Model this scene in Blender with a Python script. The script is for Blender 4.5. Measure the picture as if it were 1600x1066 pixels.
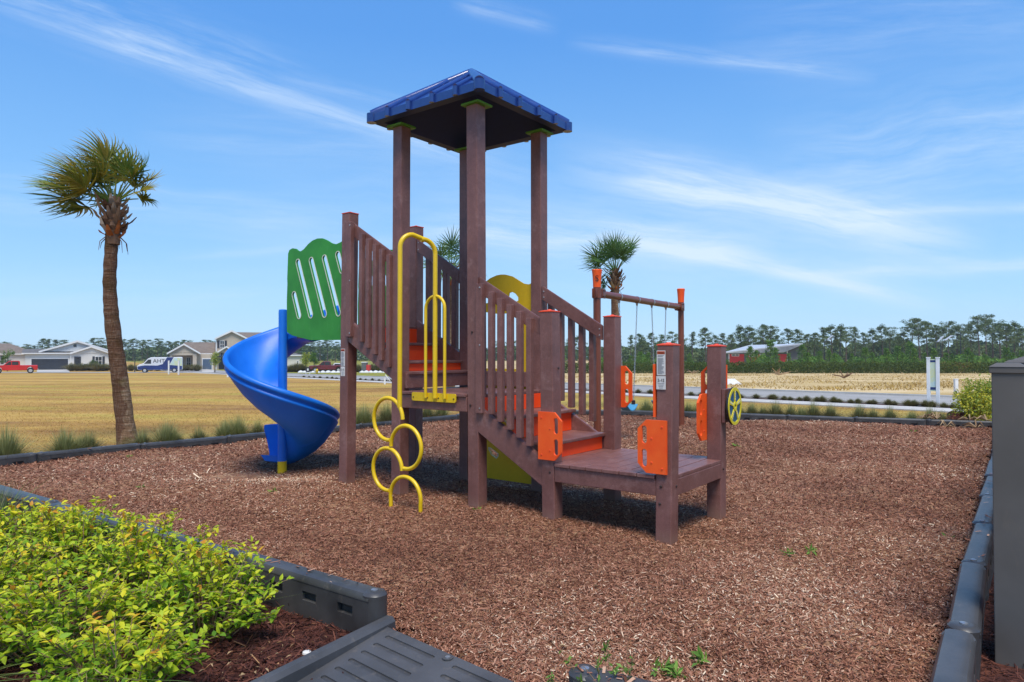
import bpy, bmesh, math, random
import numpy as np
from mathutils import Vector, Matrix
from mathutils.geometry import tessellate_polygon
R = math.radians
random.seed(7); rng = np.random.default_rng(11)
for o in list(bpy.data.objects): bpy.data.objects.remove(o)
sc = bpy.context.scene; COL = sc.collection

# ------------------------------------------------------------------ camera
CAMH = 1.428; FPX = 1070.0
cd = bpy.data.cameras.new('camera'); cam = bpy.data.objects.new('camera', cd); COL.objects.link(cam)
cd.sensor_width = 36; cd.lens = FPX / 1600 * 36; cd.clip_start = .05; cd.clip_end = 3000
cam.location = (0, 0, CAMH); cam.rotation_euler = (R(90) + .0176, 0, 0)
sc.camera = cam
# ------------------------------------------------------------------ light
SUN_EL, SUN_AZ = 64, 172
sc.view_settings.view_transform = 'Standard'; sc.view_settings.look = 'None'
sc.view_settings.gamma = 1; sc.view_settings.use_curve_mapping = False
sc.view_settings.exposure = 1.0
sd = bpy.data.lights.new('sun', 'SUN'); sun = bpy.data.objects.new('sun', sd); COL.objects.link(sun)
sd.energy = 2.15; sd.angle = R(24); sd.color = (1, .95, .87)
_e, _a = R(SUN_EL), R(SUN_AZ)
sdir = Vector((math.sin(_a) * math.cos(_e), math.cos(_a) * math.cos(_e), math.sin(_e)))
sun.rotation_euler = sdir.to_track_quat('Z', 'Y').to_euler(); sun.location = (0, -5, 20)
world = bpy.data.worlds.new('World'); sc.world = world; world.use_nodes = True

class NT:
    """tiny node helper"""
    def __init__(s, nt): s.nt = nt; s.nodes = nt.nodes; s.links = nt.links
    def n(s, t, **kw):
        nd = s.nodes.new(t)
        for k, v in kw.items(): setattr(nd, k, v)
        return nd
    def val(s, sock, v):
        if isinstance(v, bpy.types.NodeSocket): s.links.new(v, sock)
        elif v is not None: sock.default_value = v
    def m(s, op, a, b=None, c=None, clamp=False):
        nd = s.n('ShaderNodeMath', operation=op, use_clamp=clamp)
        s.val(nd.inputs[0], a)
        if b is not None: s.val(nd.inputs[1], b)
        if c is not None: s.val(nd.inputs[2], c)
        return nd.outputs[0]
    def noise(s, vec, scale, detail=3, rough=.55, dist=0):
        nd = s.n('ShaderNodeTexNoise'); s.val(nd.inputs['Vector'], vec)
        nd.inputs['Scale'].default_value = scale; nd.inputs['Detail'].default_value = detail
        nd.inputs['Roughness'].default_value = rough; nd.inputs['Distortion'].default_value = dist
        return nd.outputs[0]
    def mapping(s, vec, scale=(1, 1, 1), rot=(0, 0, 0), loc=(0, 0, 0)):
        nd = s.n('ShaderNodeMapping'); s.val(nd.inputs['Vector'], vec)
        nd.inputs['Scale'].default_value = scale; nd.inputs['Rotation'].default_value = rot; nd.inputs['Location'].default_value = loc
        return nd.outputs[0]
    def ramp(s, fac, stops, interp='LINEAR'):
        nd = s.n('ShaderNodeValToRGB'); s.val(nd.inputs[0], fac); cr = nd.color_ramp; cr.interpolation = interp
        while len(cr.elements) < len(stops): cr.elements.new(.5)
        for e, (p, c) in zip(cr.elements, stops):
            e.position = p; e.color = (c[0], c[1], c[2], 1) if hasattr(c, '__len__') else (c, c, c, 1)
        return nd.outputs[0]
    def mix(s, f, a, b, blend='MIX'):
        nd = s.n('ShaderNodeMix', data_type='RGBA', blend_type=blend)
        s.val(nd.inputs[0], f)
        for sock, v in ((nd.inputs[6], a), (nd.inputs[7], b)):
            if isinstance(v, bpy.types.NodeSocket): s.links.new(v, sock)
            else: sock.default_value = (v[0], v[1], v[2], 1)
        return nd.outputs[2]

W_ = NT(world.node_tree); W_.nodes.clear()
sky = W_.n('ShaderNodeTexSky'); sky.sky_type = 'NISHITA'; sky.sun_disc = False
sky.sun_elevation = _e; sky.sun_rotation = _a; sky.air_density = 1.0; sky.dust_density = .3; sky.ozone_density = 1.3; sky.altitude = 0
tc = W_.n('ShaderNodeTexCoord'); sp = W_.n('ShaderNodeSeparateXYZ'); W_.links.new(tc.outputs['Generated'], sp.inputs[0])
dx, dy, dz = sp.outputs
# cirrus: streaks laid out by direction (azimuth / elevation tangents), feathered with stretched noise
ay = W_.m('MAXIMUM', W_.m('ABSOLUTE', dy), .05)
tx = W_.m('DIVIDE', dx, ay); tz = W_.m('DIVIDE', dz, ay)
cb = W_.n('ShaderNodeCombineXYZ'); W_.links.new(tx, cb.inputs[0]); W_.links.new(tz, cb.inputs[1])
tv = cb.outputs[0]
warp = W_.noise(tv, 2.2, 4, .6)
def band(x0, y0, x1, y1, wid, amp, scale=7, stretch=7, thr=.35, skew=0):
    """feathered streak between two directions given as (px right, px up)/1070 tangents"""
    X0, Y0, X1, Y1 = [q / 1070 for q in (x0 - 800, 552 - y0, x1 - 800, 552 - y1)]
    L = math.hypot(X1 - X0, Y1 - Y0); cx, cy = (X1 - X0) / L, (Y1 - Y0) / L
    mx = W_.m('SUBTRACT', tx, X0); my = W_.m('SUBTRACT', tz, Y0)
    al = W_.m('ADD', W_.m('MULTIPLY', mx, cx), W_.m('MULTIPLY', my, cy))
    ac = W_.m('SUBTRACT', W_.m('MULTIPLY', my, cx), W_.m('MULTIPLY', mx, cy))
    ac = W_.m('ADD', ac, W_.m('MULTIPLY', W_.m('SUBTRACT', warp, .5), wid / 1070 * 1.1))
    t = W_.m('DIVIDE', al, L)
    win = W_.m('MULTIPLY', W_.m('MULTIPLY', W_.m('SUBTRACT', 1, t), 4, clamp=True), W_.m('MULTIPLY', t, 4, clamp=True), clamp=True)
    g = W_.m('POWER', 2.718, W_.m('MULTIPLY', W_.m('POWER', W_.m('ABSOLUTE', W_.m('DIVIDE', ac, wid / 1070)), 2), -1))
    c2 = W_.n('ShaderNodeCombineXYZ'); W_.links.new(W_.m('MULTIPLY', al, scale / stretch), c2.inputs[0]); W_.links.new(W_.m('MULTIPLY', ac, scale * 1.6), c2.inputs[1])
    nz = W_.noise(c2.outputs[0], 3.4, 9, .70, .18)
    nz = W_.m('POWER', W_.m('DIVIDE', W_.m('SUBTRACT', nz, thr + .04), .30, clamp=True), 1.3)
    return W_.m('MULTIPLY', W_.m('MULTIPLY', W_.m('MULTIPLY', g, win), nz), amp)
bands = [
 band(-40, -10, 900, 300, 19, .42, 9, 10, .25), band(-120, -60, 520, 150, 42, .38, 8, 6, .36), band(420, 110, 760, 190, 10, .3, 8, 8, .3),
 band(200, 195, 800, 240, 40, .2, 6, 8, .3), band(-200, 290, 620, 345, 40, .32, 6, 9, .3), band(250, 402, 640, 372, 7, .3, 6, 8, .25),
 band(620, 350, 1220, 395, 32, .7, 6, 7, .28), band(930, 360, 1480, 478, 13, .75, 6, 8, .2), band(860, 250, 1560, 385, 44, .72, 5, 6, .25), band(960, 270, 1380, 345, 18, .5, 6, 7, .2), band(1180, 270, 1800, 190, 90, .42, 4, 5, .3),
 band(880, 58, 1380, 118, 12, .5, 7, 8, .3), band(1280, 330, 1800, 318, 9, .45, 6, 9, .2), band(1180, 428, 1900, 400, 12, .5, 6, 9, .22),
 band(-100, 470, 500, 445, 34, .25, 5, 9, .3), band(700, -5, 880, 40, 14, .35, 7, 8, .3), band(1100, 60, 1700, 20, 60, .2, 5, 6, .3), band(300, 330, 1700, 440, 120, .25, 3, 5, .25)]
tot = bands[0]
for b in bands[1:]: tot = W_.m('ADD', tot, b)
front = W_.m('MULTIPLY', dy, 6, clamp=True)
tot = W_.m('MULTIPLY', W_.m('MINIMUM', W_.m('MULTIPLY', tot, .88), .85), front)
hz = W_.m('POWER', 2.718, W_.m('MULTIPLY', W_.m('MAXIMUM', dz, 0), -7))          # pale air low over the horizon
grad = W_.ramp(W_.m('MAXIMUM', dz, 0), [(0, (.37, .64, .93)), (.07, (.31, .60, .94)), (.2, (.195, .48, .90)), (.42, (.090, .325, .81)), (1, (.05, .20, .62))])
gs = W_.n('ShaderNodeVectorMath', operation='SCALE'); gs.inputs['Scale'].default_value = 4.5; W_.links.new(grad, gs.inputs[0])
base = W_.mix(.86, sky.outputs[0], gs.outputs[0])
hs = W_.n('ShaderNodeHueSaturation'); hs.inputs['Saturation'].default_value = 1.0; hs.inputs['Value'].default_value = 1.0
W_.links.new(base, hs.inputs['Color'])
skyc = W_.mix(tot, hs.outputs[0], (3.25, 3.85, 4.55))
bg = W_.n('ShaderNodeBackground'); W_.links.new(skyc, bg.inputs[0]); bg.inputs[1].default_value = .12
wo = W_.n('ShaderNodeOutputWorld'); W_.links.new(bg.outputs[0], wo.inputs[0])

# ------------------------------------------------------------------ materials
def new_mat(name, rough=.6, spec=.4):
    m = bpy.data.materials.new(name); m.use_nodes = True
    t = NT(m.node_tree); b = m.node_tree.nodes['Principled BSDF']
    b.inputs['Roughness'].default_value = rough; b.inputs['Specular IOR Level'].default_value = spec
    return m, t, b
def bump(t, b, h, strength=.3, dist=.01):
    bn = t.n('ShaderNodeBump'); bn.inputs['Strength'].default_value = strength; bn.inputs['Distance'].default_value = dist
    t.links.new(h, bn.inputs['Height']); t.links.new(bn.outputs[0], b.inputs['Normal'])
def mottled(name, c1, c2, scale=6, rough=.6, bmp=.15, bscale=60, spec=.4, stretch=(1, 1, 1), bdist=.004, rvar=.12):
    """two tones broken up at two scales, fine relief and uneven gloss"""
    m, t, b = new_mat(name, rough, spec)
    tc = t.n('ShaderNodeTexCoord'); v = t.mapping(tc.outputs['Object'], stretch)
    a = t.noise(v, scale, 5, .6); f = t.noise(v, scale * 9, 3, .6)
    k = t.m('ADD', t.m('MULTIPLY', a, .65), t.m('MULTIPLY', f, .35))
    t.links.new(t.ramp(k, [(.36, c1), (.64, c2)]), b.inputs['Base Color'])
    t.links.new(t.m('ADD', rough - rvar, t.m('MULTIPLY', a, rvar * 2)), b.inputs['Roughness'])
    if bmp: bump(t, b, t.noise(v, bscale, 4, .65), bmp, bdist)
    return m
def toned(name, stops, rough=.6, spec=.3, trans=0, noise=None):
    """colour per face from the 'tone' attribute (natural variety from leaf to leaf, chip to chip)"""
    m, t, b = new_mat(name, rough, spec)
    at = t.n('ShaderNodeAttribute', attribute_name='tone')
    k = at.outputs['Fac']
    col = t.ramp(k, stops)
    t.links.new(col, b.inputs['Base Color'])
    if trans:
        tr = t.n('ShaderNodeBsdfTranslucent'); t.links.new(col, tr.inputs[0])
        mx = t.n('ShaderNodeMixShader'); mx.inputs[0].default_value = trans
        out = [n for n in t.nodes if n.type == 'OUTPUT_MATERIAL'][0]
        t.links.new(b.outputs[0], mx.inputs[1]); t.links.new(tr.outputs[0], mx.inputs[2]); t.links.new(mx.outputs[0], out.inputs[0])
    return m

def lumber():
    m, t, b = new_mat('recycled_lumber', .5, .5)
    tc = t.n('ShaderNodeTexCoord'); v = tc.outputs['Object']
    a = t.noise(v, 3.2, 4, .6); f = t.noise(v, 140, 3, .7); g = t.noise(v, 28, 3, .6); sc_ = t.noise(t.mapping(v, (1, 1, .12)), 22, 4, .7)
    k = t.m('ADD', t.m('MULTIPLY', a, .40), t.m('ADD', t.m('MULTIPLY', f, .34), t.m('ADD', t.m('MULTIPLY', g, .14), t.m('MULTIPLY', sc_, .12))))
    c = t.ramp(k, [(.33, (.100, .040, .033)), (.5, (.188, .080, .066)), (.66, (.280, .136, .115))])
    # chalky scuffs and mulch dust splashed on the feet of the posts
    c = t.mix(t.m('MULTIPLY', t.ramp(t.noise(v, 7, 5, .72), [(.56, 0), (.72, 1)]), .38), c, (.34, .21, .19))
    s_ = t.n('ShaderNodeSeparateXYZ'); t.links.new(v, s_.inputs[0])
    foot = t.m('MULTIPLY', t.m('SUBTRACT', .22, t.m('ADD', s_.outputs[2], t.m('MULTIPLY', g, .16))), 7, clamp=True)
    c = t.mix(t.m('MULTIPLY', foot, .45), c, (.30, .19, .13))
    t.links.new(c, b.inputs['Base Color'])
    t.links.new(t.m('ADD', .30, t.m('MULTIPLY', a, .3)), b.inputs['Roughness'])
    bump(t, b, t.m('ADD', f, g), .35, .003)
    return m
def scuffed(name, c1, c2, scuff, scale=3, rough=.42, spec=.35, amt=.35):
    """moulded plastic: slight fading, chalky scuffs, fine scratches in the gloss"""
    m, t, b = new_mat(name, rough, spec)
    tc = t.n('ShaderNodeTexCoord'); v = tc.outputs['Object']
    a = t.noise(v, scale, 4, .6); c = t.ramp(a, [(.35, c1), (.65, c2)])
    sc_ = t.ramp(t.noise(t.mapping(v, (1, 1, .35)), scale * 6, 6, .75), [(.57, 0), (.74, 1)])
    c = t.mix(t.m('MULTIPLY', sc_, amt), c, scuff)
    t.links.new(c, b.inputs['Base Color']); fine = t.noise(t.mapping(v, (1, 1, .2)), 60, 4, .7)
    t.links.new(t.m('ADD', rough - .12, t.m('MULTIPLY', t.m('ADD', a, fine), .14)), b.inputs['Roughness'])
    bump(t, b, t.noise(v, 120, 3, .6), .08, .003)
    return m
M = {}
M['lumber'] = lumber()
M['orange'] = scuffed('orange_plastic', (.90, .085, .010), (.95, .125, .016), (.95, .30, .12), 5, .46, .35, .25)
M['orange_red'] = scuffed('red_orange_riser', (.95, .060, .008), (.98, .085, .012), (.80, .20, .10), 5, .5, .35, .2)
M['orange_dull'] = mottled('red_orange_cap', (.72, .055, .018), (.85, .09, .02), 5, .5, .12, 100)
M['yellow_steel'] = mottled('yellow_coated_steel', (.72, .47, .008), (.80, .54, .012), 4, .33, .10, 90, .5)
M['yellow_panel'] = mottled('yellow_panel_plastic', (.66, .40, .004), (.76, .47, .006), 3, .45, .10, 120)
M['green_panel'] = scuffed('green_panel_plastic', (.025, .22, .026), (.040, .29, .038), (.16, .42, .15), 3, .45, .35, .25)
M['green_plate'] = mottled('green_bracket_paint', (.06, .20, .012), (.09, .26, .02), 6, .5, .1, 60)
M['trim_white'] = mottled('routed_white_core', (.62, .62, .50), (.72, .72, .60), 9, .6, .1, 60)
M['slide'] = scuffed('blue_moulded_plastic', (.003, .125, .55), (.008, .165, .66), (.10, .30, .70), 2.0, .40, .40, .22)
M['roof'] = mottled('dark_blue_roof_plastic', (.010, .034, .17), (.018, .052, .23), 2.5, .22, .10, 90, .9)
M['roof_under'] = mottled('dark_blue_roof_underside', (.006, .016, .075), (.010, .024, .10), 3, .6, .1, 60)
M['swing_steel'] = mottled('brown_coated_steel', (.15, .040, .020), (.21, .06, .03), 5, .38, .08, 80, .5)
M['dark_metal'] = mottled('dark_clamp_metal', (.03, .018, .016), (.06, .035, .03), 12, .45, .1, 60)
M['galv'] = mottled('galvanised_metal', (.32, .33, .34), (.50, .51, .52), 14, .35, .1, 80, .6); M['galv'].node_tree.nodes['Principled BSDF'].inputs['Metallic'].default_value = .7
M['border'] = scuffed('charcoal_plastic_timber', (.036, .035, .035), (.075, .073, .073), (.24, .20, .16), 2.5, .36, .45, .45)
M['border_dust'] = scuffed('charcoal_plastic_ramp', (.052, .052, .054), (.086, .086, .090), (.22, .18, .14), 2.4, .45, .32, .40)
M['swing_seat'] = mottled('pale_blue_swing_seat', (.05, .24, .40), (.08, .30, .47), 6, .5, .1, 60)
M['sticker'] = mottled('white_sticker', (.60, .58, .53), (.72, .70, .66), 8, .55, 0)
M['sticker_text'] = mottled('grey_print', (.16, .16, .17), (.22, .22, .23), 9, .6, 0)
M['ink'] = mottled('black_print', (.015, .015, .018), (.03, .03, .03), 9, .5, 0)
M['sticker_red'] = mottled('orange_red_print', (.55, .08, .02), (.62, .10, .03), 8, .55, 0)
M['wheel_yellow'] = mottled('wheel_yellow_plastic', (.66, .55, .02), (.74, .62, .03), 8, .45, .1, 60)
M['wheel_blue'] = mottled('wheel_blue_plastic', (.01, .07, .16), (.015, .10, .20), 8, .45, .1, 60)
M['fence'] = scuffed('grey_fence_vinyl', (.096, .088, .080), (.126, .117, .108), (.20, .16, .12), 1.6, .5, .35, .35)
M['white_post'] = mottled('white_vinyl', (.66, .67, .68), (.78, .79, .80), 5, .5, .05, 40)
M['concrete'] = mottled('pale_concrete', (.42, .39, .34), (.56, .53, .48), .8, .8, .2, 22)
M['asphalt'] = mottled('grey_asphalt', (.27, .255, .23), (.37, .35, .32), .35, .85, .2, 30)
M['bolt'] = M['galv']
M['glass'] = mottled('dark_window_glass', (.012, .016, .02), (.04, .05, .06), 2, .12, 0, spec=.7)
M['tyre'] = mottled('black_rubber', (.012, .012, .013), (.025, .025, .025), 9, .8, .1, 30)
M['rim'] = mottled('silver_wheel_rim', (.35, .35, .36), (.5, .5, .5), 9, .35, 0, spec=.6)
M['car_red'] = mottled('bright_red_car_paint', (.50, .010, .012), (.60, .016, .016), .8, .22, 0, spec=.7)
M['car_maroon'] = mottled('maroon_car_paint', (.12, .012, .018), (.16, .016, .022), .8, .22, 0, spec=.7)
M['car_white'] = mottled('white_car_paint', (.62, .63, .65), (.70, .71, .72), .8, .25, 0, spec=.6)
M['car_blue'] = mottled('navy_car_paint', (.012, .03, .13), (.018, .04, .17), .8, .25, 0, spec=.6)
M['van_wrap'] = mottled('pale_floral_wrap', (.45, .62, .70), (.62, .60, .20), 2.2, .3, 0)
M['bark_palm'] = None

def bark_palm():
    m, t, b = new_mat('palm_bark', .85, .2)
    tc = t.n('ShaderNodeTexCoord'); v = tc.outputs['Object']
    rings = t.noise(t.mapping(v, (1.5, 1.5, 14)), 2.6, 4, .65); blot = t.noise(v, 2.3, 4, .65); fine = t.noise(t.mapping(v, (6, 6, 1.2)), 9, 4, .7)
    c = t.ramp(t.m('ADD', t.m('MULTIPLY', fine, .5), t.m('MULTIPLY', rings, .5)), [(.32, (.075, .036, .018)), (.5, (.22, .13, .072)), (.66, (.42, .32, .22))])
    c = t.mix(t.ramp(blot, [(.52, 0), (.60, .75)]), c, (.09, .065, .02))
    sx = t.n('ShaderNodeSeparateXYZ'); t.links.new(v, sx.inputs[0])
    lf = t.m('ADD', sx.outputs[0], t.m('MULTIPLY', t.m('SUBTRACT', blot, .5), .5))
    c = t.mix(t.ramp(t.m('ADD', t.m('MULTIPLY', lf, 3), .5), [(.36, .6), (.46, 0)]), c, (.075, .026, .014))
    t.links.new(c, b.inputs['Base Color']); bump(t, b, t.m('ADD', rings, fine), .8, .03)
    return m
M['bark_palm'] = bark_palm()
M['boot'] = toned('palm_boots', [(0, (.10, .045, .022)), (.35, (.20, .12, .075)), (.75, (.33, .26, .20)), (1, (.32, .09, .02))], .85, .2)
M['palm_leaf'] = toned('palm_fronds', [(0, (.03, .09, .014)), (.35, (.085, .17, .02)), (.65, (.20, .22, .025)), (1, (.34, .21, .025))], .45, .4, .25)
M['palm_leaf_green'] = toned('palm_fronds_green', [(0, (.035, .09, .025)), (.5, (.085, .18, .045)), (1, (.22, .29, .09))], .45, .4, .25)
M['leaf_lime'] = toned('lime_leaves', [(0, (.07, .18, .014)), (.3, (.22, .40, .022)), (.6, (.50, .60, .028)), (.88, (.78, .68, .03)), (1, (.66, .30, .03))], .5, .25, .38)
M['leaf_mid'] = toned('mid_green_leaves', [(0, (.05, .13, .02)), (.5, (.13, .26, .04)), (1, (.30, .42, .07))], .5, .35, .3)
M['stem'] = toned('twigs', [(0, (.16, .09, .05)), (1, (.38, .26, .15))], .8, .2)
M['blade'] = toned('grass_blades', [(0, (.07, .13, .03)), (.5, (.18, .24, .06)), (1, (.42, .38, .16))], .6, .3, .3)
M['muhly'] = toned('muhly_grass', [(0, (.15, .11, .055)), (.35, (.19, .17, .065)), (.7, (.28, .30, .10)), (1, (.42, .40, .18))], .7, .2, .2)
M['chip'] = toned('wood_chips', [(0, (.068, .027, .016)), (.25, (.180, .067, .036)), (.5, (.285, .116, .066)), (.75, (.42, .208, .125)), (.93, (.60, .40, .27)), (1, (.76, .60, .42))], .75, .25)
M['chip_dark'] = toned('dark_bed_mulch_shreds', [(0, (.03, .010, .008)), (.5, (.085, .026, .018)), (.85, (.16, .055, .033)), (1, (.42, .24, .11))], .75, .25)
M['dry_blade'] = toned('dry_grass', [(0, (.26, .15, .045)), (.5, (.43, .275, .078)), (1, (.57, .40, .12))], .8, .15, .2)
M['pine_needle'] = toned('pine_needles', [(0, (.050, .080, .030)), (.5, (.10, .145, .055)), (1, (.19, .24, .09))], .7, .2, .15)
M['pine_young'] = toned('young_pine_needles', [(0, (.05, .11, .018)), (.5, (.10, .20, .028)), (1, (.20, .30, .05))], .7, .2, .15)
M['hedge_leaf'] = toned('hedge_leaves', [(0, (.030, .055, .010)), (.5, (.075, .105, .016)), (.9, (.14, .15, .025)), (1, (.20, .09, .03))], .7, .2, .15)
M['bush_leaf'] = toned('golden_bush_leaves', [(0, (.13, .24, .04)), (.5, (.32, .38, .05)), (1, (.62, .52, .04))], .5, .3, .3)
M['bark'] = mottled('pine_bark', (.05, .035, .028), (.13, .095, .075), 2, .9, .3, 12)

def ground_mat():
    m, t, b = new_mat('dry_field', .95, .1)
    geo = t.n('ShaderNodeNewGeometry'); v = geo.outputs['Position']
    s = t.n('ShaderNodeSeparateXYZ'); t.links.new(v, s.inputs[0])
    big = t.noise(t.mapping(v, (.35, 1, 1)), .16, 4, .6); mid = t.noise(t.mapping(v, (.5, 1, 1)), 1.1, 5, .65); fin = t.noise(v, 14, 4, .75)
    k = t.m('ADD', t.m('MULTIPLY', big, .45), t.m('ADD', t.m('MULTIPLY', mid, .3), t.m('MULTIPLY', fin, .25)))
    c = t.ramp(k, [(.36, (.16, .080, .032)), (.44, (.33, .18, .055)), (.52, (.47, .285, .078)), (.64, (.56, .37, .11))])
    green = t.ramp(t.noise(t.mapping(v, (.4, 1, 1)), .33, 4, .6), [(.50, 0), (.66, .55)])
    c = t.mix(green, c, (.36, .33, .06))
    brown = t.ramp(t.noise(t.mapping(v, (.16, .8, 1)), .42, 5, .7), [(.54, 0), (.66, .75)])
    c = t.mix(brown, c, (.25, .135, .06))
    # land across the road (n.p > 29): paler sandy field on the right, mown green lawn on the left
    npd = t.m('ADD', t.m('MULTIPLY', s.outputs[0], .82), t.m('MULTIPLY', s.outputs[1], .57))
    sand = t.ramp(k, [(.36, (.30, .19, .075)), (.48, (.50, .36, .16)), (.6, (.72, .56, .34))])
    c = t.mix(t.m('MULTIPLY', t.m('SUBTRACT', npd, 29), .8, clamp=True), c, sand)
    lawn = t.ramp(k, [(.38, (.16, .16, .03)), (.6, (.30, .28, .05))])
    isl = t.m('MULTIPLY', t.m('MULTIPLY', t.m('SUBTRACT', npd, 29), .8, clamp=True), t.m('MULTIPLY', t.m('SUBTRACT', -6, s.outputs[0]), .12, clamp=True))
    c = t.mix(isl, c, lawn)
    # greener strip behind the back border
    q = t.m('MULTIPLY', t.m('MULTIPLY', t.m('SUBTRACT', s.outputs[0], 1.5), .6, clamp=True), t.m('MULTIPLY', t.m('SUBTRACT', 20.2, npd), .5, clamp=True))
    c = t.mix(t.m('MULTIPLY', q, .6), c, t.ramp(k, [(.4, (.24, .20, .045)), (.6, (.46, .38, .09))]))
    t.links.new(c, b.inputs['Base Color']); bump(t, b, t.m('ADD', mid, fin), .6, .05)
    return m
def mulch_mat(name, stops, scale=38):
    m, t, b = new_mat(name, .85, .2)
    geo = t.n('ShaderNodeNewGeometry'); v = geo.outputs['Position']
    vo = t.n('ShaderNodeTexVoronoi'); vo.inputs['Scale'].default_value = scale; vo.inputs['Randomness'].default_value = 1
    wv = t.n('ShaderNodeVectorMath', operation='ADD'); t.links.new(v, wv.inputs[0])
    nd = t.n('ShaderNodeTexNoise'); nd.inputs['Scale'].default_value = 25; t.links.new(v, nd.inputs['Vector'])
    sc_ = t.n('ShaderNodeVectorMath', operation='SCALE'); sc_.inputs['Scale'].default_value = .06; t.links.new(nd.outputs['Color'], sc_.inputs[0]); t.links.new(sc_.outputs[0], wv.inputs[1])
    t.links.new(wv.outputs[0], vo.inputs['Vector'])
    sep = t.n('ShaderNodeSeparateColor'); t.links.new(vo.outputs['Color'], sep.inputs[0])
    big = t.noise(v, .9, 4, .6); mid = t.noise(v, 6, 4, .6)
    k = t.m('ADD', t.m('MULTIPLY', sep.outputs[0], .62), t.m('ADD', t.m('MULTIPLY', t.m('SUBTRACT', big, .5), .9), t.m('MULTIPLY', mid, .35)))
    t.links.new(t.ramp(k, stops), b.inputs['Base Color'])
    bump(t, b, t.m('ADD', vo.outputs['Distance'], sep.outputs[1]), 1.0, .02)
    return m
M['ground'] = ground_mat()
M['mulch'] = mulch_mat('playground_mulch', [(.05, (.085, .036, .020)), (.35, (.21, .088, .045)), (.6, (.33, .16, .084)), (.85, (.48, .28, .155)), (.98, (.64, .45, .29))])
M['bed'] = mulch_mat('bed_mulch', [(.1, (.028, .010, .008)), (.5, (.075, .025, .017)), (.9, (.15, .055, .035))], 30)
def stucco(name, c, c2): return mottled(name, c, c2, .7, .8, .1, 20)
M['house_white'] = stucco('white_siding', (.62, .61, .58), (.70, .69, .66)); M['house_beige'] = stucco('beige_siding', (.46, .38, .29), (.54, .46, .36))
M['house_cream'] = stucco('cream_siding', (.60, .55, .46), (.68, .63, .54)); M['trim'] = stucco('white_house_trim', (.68, .68, .67), (.76, .76, .75))
M['shingle_grey'] = mottled('grey_shingles', (.10, .095, .09), (.17, .16, .15), 1.5, .9, .2, 9); M['shingle_brown'] = mottled('brown_shingles', (.15, .115, .09), (.22, .175, .14), 1.5, .9, .2, 9)
M['garage_dark'] = mottled('charcoal_garage_door', (.03, .032, .04), (.045, .048, .056), 1, .5, 0); M['garage_blue'] = mottled('slate_blue_garage_door', (.07, .11, .17), (.09, .13, .20), 1, .5, 0)
M['metal_roof'] = mottled('pale_metal_roof', (.42, .44, .47), (.54, .56, .58), .5, .4, .1, 4, .5); M['wall_red'] = mottled('red_wall', (.50, .03, .03), (.62, .05, .04), .8, .6, .05, 12)
M['wall_grey'] = mottled('grey_wall', (.10, .10, .10), (.15, .15, .15), .8, .7, .05, 12)
M['lamp_metal'] = mottled('black_pole_paint', (.02, .024, .03), (.04, .045, .05), 2, .5, 0)
M['rock'] = mottled('white_rock', (.55, .55, .53), (.72, .72, .70), 3, .8, .3, 9)
M['weed'] = toned('weed_leaves', [(0, (.08, .20, .03)), (1, (.26, .42, .07))], .6, .3, .3)
M['dry_leaf'] = toned('dry_curled_fronds', [(0, (.15, .075, .035)), (1, (.42, .30, .17))], .8, .2)

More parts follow.
